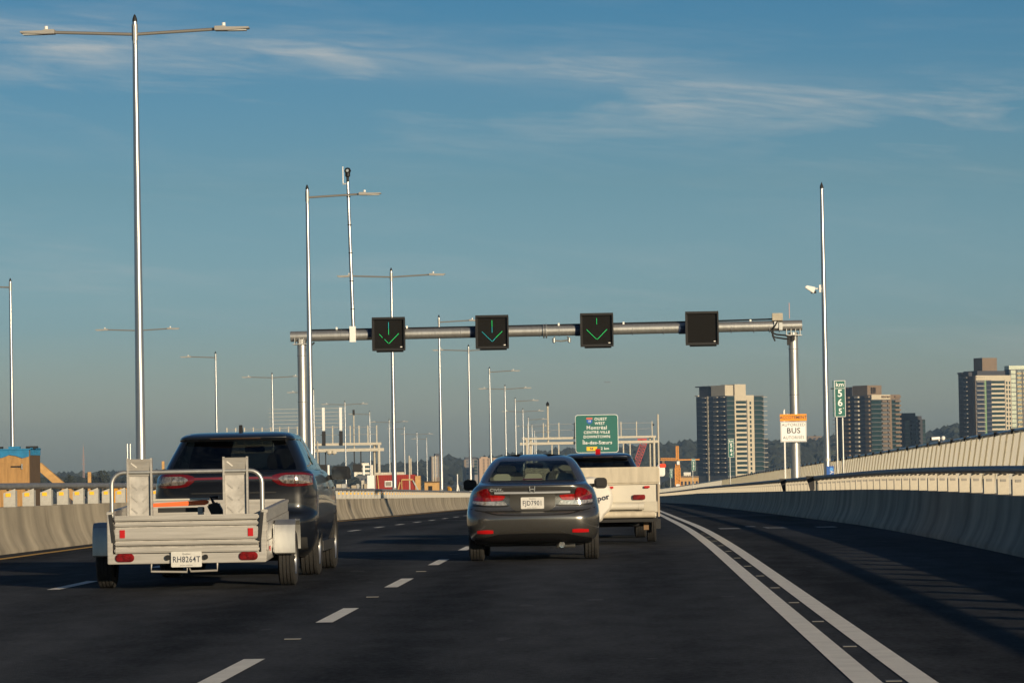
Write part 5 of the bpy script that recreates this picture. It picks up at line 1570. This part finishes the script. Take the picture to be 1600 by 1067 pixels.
tower('apartment_tower', 'tall white-banded tower at the right edge with a brown roof block', 1525, 587, 2400, R(30), 27.0, 19.0, 2.85, M_tgrey,
      [(0.0, 0.24, 'rail', M_slab), (0.02, 0.22, 'glass', MATS['night_glass']), (0.24, 0.29, 'strip', mat('tower_green', (0.16, 0.26, 0.14), 0.7)), (0.30, 0.44, 'glass', MATS['night_glass']), (0.44, 0.82, 'band', M_tcream), (0.83, 1.0, 'strip', M_tcream), (0.86, 0.90, 'small', M_tglass), (0.94, 0.98, 'small', M_tglass), (0.0, 1.0, 'top', M_tcream)],
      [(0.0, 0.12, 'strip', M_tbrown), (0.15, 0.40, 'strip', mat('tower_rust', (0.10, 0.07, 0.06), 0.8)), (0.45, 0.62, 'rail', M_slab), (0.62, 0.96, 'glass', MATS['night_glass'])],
      [(0.30, 0.72, 0.2, 0.7, 3.0, 11.5, M_tbrown), (0.1, 0.9, 0.1, 0.9, 0, 3.2, M_tdark), (0.0, 0.2, 0.4, 1.0, 0, 2.6, M_tdark), (-0.02, 0.1, 0.75, 1.02, 1.6, 2.4, M_tdark)])
tower('apartment_tower', 'glass tower with scaffold bays cut off by the right edge of the picture', 1578, 577, 2440, R(12), 22.0, 12.0, 2.85, M_tgrey,
      [(0.04, 0.18, 'glass', mat('green_glass', (0.20, 0.26, 0.16), 0.3)), (0.22, 0.36, 'band', mat('tower_gold', (0.46, 0.36, 0.19), 0.7)), (0.40, 0.56, 'band', MATS['tower_gold']), (0.60, 0.74, 'band', M_tcream), (0.78, 0.96, 'band', MATS['tower_gold'])],
      [], [(0.0, 1.0, 0.1, 0.9, 0, 2.4, MATS['green_glass'])])
# left skyline
tower('office_block', 'white block with four window rows beyond the opposite gantry', 553, 727, 2700, R(8), 13.6, 9.0, 3.0, mat('office_white', (0.74, 0.70, 0.60), 0.8),
      [(0.16, 0.9, 'band', MATS['office_white'])], [(0.1, 0.9, 'glass', MATS['night_glass'])], [(0.35, 0.8, 0.2, 0.8, 0, 1.4, MATS['office_white'])])
tower('apartment_block', 'grey slab block behind the lamp posts left of the sedan', 725, 718, 3600, R(10), 14.5, 10.0, 2.9, mat('block_grey', (0.22, 0.20, 0.18), 0.8),
      [(0.03, 0.12, 'strip', M_tbrown), (0.16, 0.36, 'glass', MATS['night_glass']), (0.42, 0.62, 'glass', MATS['night_glass']), (0.68, 0.9, 'glass', M_tglass)], [], [(0.1, 0.85, 0.2, 0.8, 0, 2.2, M_tdark)])
tower('apartment_block', 'tan slab block half hidden by the sedan roof', 749, 716, 3550, R(10), 17.0, 10.0, 2.9, mat('block_tan', (0.40, 0.28, 0.19), 0.8),
      [(0.2, 0.3, 'glass', M_tbrown), (0.45, 0.55, 'glass', M_tbrown), (0.7, 0.8, 'glass', M_tbrown)], [], [(0.1, 0.5, 0.2, 0.8, 0, 1.2, MATS['block_tan'])])
tower('apartment_block', 'dark brown tower block on the hill behind the scaffold poles', 674, 713, 3700, R(15), 11.0, 9.0, 2.9, M_tbrown,
      [(0.1, 0.3, 'glass', MATS['night_glass']), (0.4, 0.6, 'glass', MATS['night_glass']), (0.7, 0.9, 'glass', M_tglass)], [], [(0.4, 0.85, 0.2, 0.8, 0, 2.6, M_tdark)])
def house(px0, px1, py, Y, m, label, roof=None, nwin=3):
    p0, p1 = site(px0, py, Y), site(px1, py, Y)
    w = p1.x - p0.x
    zb = max(-13.6, hill_z((p0.x + p1.x) / 2, Y)) - 1.0
    t = thing('low_building', label, 'building', (p0.x, Y, zb))
    h = p0.z - zb
    MB().box((w / 2, 5, h / 2), (w, 10, h)).build('wall', m, t)
    MB().box((w / 2, 5, h + 0.3), (w * 1.02, 10.4, 0.6)).build('roof', roof or M_tbrown, t)
    for k in range(nwin):
        MB().box((w * (k + 0.5) / nwin, -0.05, h - 2.2), (w / nwin * 0.5, 0.1, 1.5)).build('window', MATS['night_glass'], t)
house(1062, 1091, 746, 1500, M_timber, 'low tan building right of the orange crane mast', nwin=5)
house(1064, 1086, 712, 4550, M_tbrown, 'row of brick houses high on the hill above the crane jib')
house(1262, 1284, 682, 4600, M_tbrown, 'brick buildings on the hilltop between the gantry column and mast')
house(700, 716, 727, 4500, M_tbrown, 'brick buildings on the hill right of the brown tower block')
house(646, 668, 730, 4500, M_tbrown, 'brick buildings on the hill left of the brown tower block')
house(1068, 1079, 739, 2600, MATS['office_white'], 'white-roofed building below the right arm of the orange crane', M_white)
house(556, 580, 744.5, 2300, M_tgrey, 'low grey building in front of the white office block', M_tgrey, 4)

# ------------------------------------------------------------------ cranes, pylon, aircraft
def lattice(mb, a, b, w, n, r):
    a, b = Vector(a), Vector(b)
    d = (b - a).normalized()
    u = d.cross(Vector((0, 1, 0))).normalized() * w / 2
    v = d.cross(u).normalized() * w / 2
    cs = [u + v, u - v, -u - v, -u + v]
    for c in cs: mb.bar(a + c, b + c, r)
    for k in range(n):
        p, q = a + (b - a) * k / n, a + (b - a) * (k + 1) / n
        for i in range(4):
            mb.bar(p + cs[i], q + cs[(i + 1) % 4], r * 0.7)
            mb.bar(q + cs[i], q + cs[(i + 1) % 4], r * 0.7)
    return mb
M_crane = mat('crane_orange', (0.72, 0.30, 0.04), 0.55, var=0.15, scale=2)
Y = 1500.0
f = Y / FPX
p = site(1058.5, 719, Y)
t = thing('tower_crane', 'orange tower crane in front of the hill left of the dark glass tower', 'crane', (p.x, Y, -13.6))
zj = p.z + 13.6
lattice(MB(), (0, 0, 0), (0, 0, zj - 1.5), 1.6, 22, 0.30).build('mast', M_crane, t)
lattice(MB(), (0, 0, zj - 10), (0, 0, zj - 3.0), 2.0, 6, 0.32).build('climbing_frame', M_crane, t)
lattice(MB(), (0, 0, zj), (0, 0, zj + 5.6), 0.9, 7, 0.30).build('apex', M_crane, t)
MB().bar((0.6, 0, zj + 0.2), (8.8, 0, zj + 0.2), 0.9, 0.45).build('jib', M_crane, t)
lattice(MB(), (-6.8, 0, zj + 0.6), (-0.4, 0, zj + 0.4), 0.9, 10, 0.18).build('counter_jib', M_crane, t)
MB().box((-5.6, 0, zj - 0.6), (1.0, 0.9, 1.1)).build('counterweight', M_tbrown, t)
MB().box((0.3, -0.8, zj - 1.0), (1.1, 1.2, 1.4)).build('cab', M_white, t)
MB().tube((-6.0, 0, zj - 3.4), (-6.0, 0, zj), 0.05, n=5).build('hoist_rope', M_dark, t)
MB().box((0, -1.1, 6.4), (1.5, 0.3, 2.0)).build('sign_board', M_white, t)
Y = 900.0
M_crred = mat('crane_red', (0.42, 0.06, 0.06), 0.6)
a, b = site(980, 765, Y), site(1008, 688, Y)
t = thing('crawler_crane', 'red lattice crawler crane boom rising behind the destination sign', 'crane', (a.x, Y, -13.6))
o3 = t.location
lattice(MB(), a - o3 + (a - b) * 0.35, b - o3, 1.45, 24, 0.13).build('boom', M_crred, t)
MB().box((b - o3) + Vector((-0.6, 0, 0.2)), (2.2, 0.8, 0.6)).build('boom_head', M_crred, t)
q = a - o3 + (a - b) * 0.35
MB().box((q.x - 1.5, 0, 2.4), (5, 3, 2.4)).build('machine_house', M_crred, t)
MB().bar((q.x, 0, 3.0), (q.x, 0, max(3.2, q.z)), 0.8).build('boom_foot', M_crred, t)
for s in (-1, 1): MB().prism(rrect(6, 1.2, 0.6), s * 1.8 - 0.5, s * 1.8 + 0.5).build('track', M_black, t, loc=(q.x - 1.5, 0, 0.6))
Y = 2500.0
p = site(128.5, 693, Y)
t = thing('lattice_pylon', 'slender red and white lattice pylon on the far shore at left', 'pylon', (p.x, Y, -13.6))
H = p.z + 13.6
M_pyl = mat('pylon_paint', (0.32, 0.22, 0.20), 0.7)
mb = MB()
for s, u in ((-1, -1), (1, -1), (1, 1), (-1, 1)):
    mb.bar((s * 0.75, u * 0.75, 0), (s * 0.12, u * 0.12, H * 0.93), 0.16)
for k in range(16):
    z0, z1 = H * 0.93 * k / 16, H * 0.93 * (k + 1) / 16
    r0, r1 = 0.75 + (0.12 - 0.75) * k / 16, 0.75 + (0.12 - 0.75) * (k + 1) / 16
    for u in (-1, 1):
        mb.bar((-r0, u * r0, z0), (r1, u * r1, z1), 0.10)
        mb.bar((r0, u * r0, z0), (-r1, u * r1, z1), 0.10)
mb.build('mast', M_pyl, t)
for z in (0.62, 0.70, 0.76): MB().box((0, 0, H * z), (2.6, 0.3, 0.3)).build('cross_arm', M_pyl, t)
MB().tube((0, 0, H * 0.92), (0, 0, H), 0.08, n=6).build('spike', M_pyl, t)
Y = 12000.0
p = site(952, 597, Y)
t = thing('airliner', 'tiny airliner low in the sky above the destination sign', 'aircraft', p, R(-20))
M_air = mat('aircraft_grey', (0.25, 0.26, 0.28), 0.5)
MB().lathe([(0.01, -11), (0.8, -9), (1.0, -6), (1.0, 5), (0.5, 9), (0.05, 11)], 12, 'X').build('fuselage', M_air, t, smooth=True)
for s in (-1, 1):
    MB().prism([(2.5, s * 0.8), (-1, s * 0.8), (-4, s * 9.5), (-2.6, s * 9.5)], -0.25, 0.1, axis='Z').build('wing', M_air, t)
    MB().prism([(-8.5, s * 0.4), (-10, s * 0.4), (-11, s * 3.5), (-10, s * 3.5)], 0.2, 0.4, axis='Z').build('tailplane', M_air, t)
    MB().tube((0.5, s * 3.4, -0.9), (3.2, s * 3.4, -0.9), 0.55, n=10).build('engine', M_air, t)
MB().prism([(-8, 0.6), (-10.4, 0.6), (-11.2, 4.0), (-9.9, 4.0)], -0.12, 0.12).build('tail_fin', M_air, t)

# ------------------------------------------------------------------ haze over the river
hz = bpy.data.materials.new('haze_air')
hz.use_nodes = True
ht = hz.node_tree
ht.nodes.clear()
pv = ht.nodes.new('ShaderNodeVolumePrincipled')
pv.inputs['Color'].default_value = (0.42, 0.66, 1.0, 1)
pv.inputs['Density'].default_value = 0.000055
pv.inputs['Anisotropy'].default_value = 0.0
ho = ht.nodes.new('ShaderNodeOutputMaterial')
ht.links.new(pv.outputs[0], ho.inputs['Volume'])
hm = MB().box((0, 700, 37), (15200, 13800, 106)).mesh('haze', hz)
tag(link_mesh('haze', hm), 'thin pale haze over the river and far shore', 'haze', None, 'stuff')
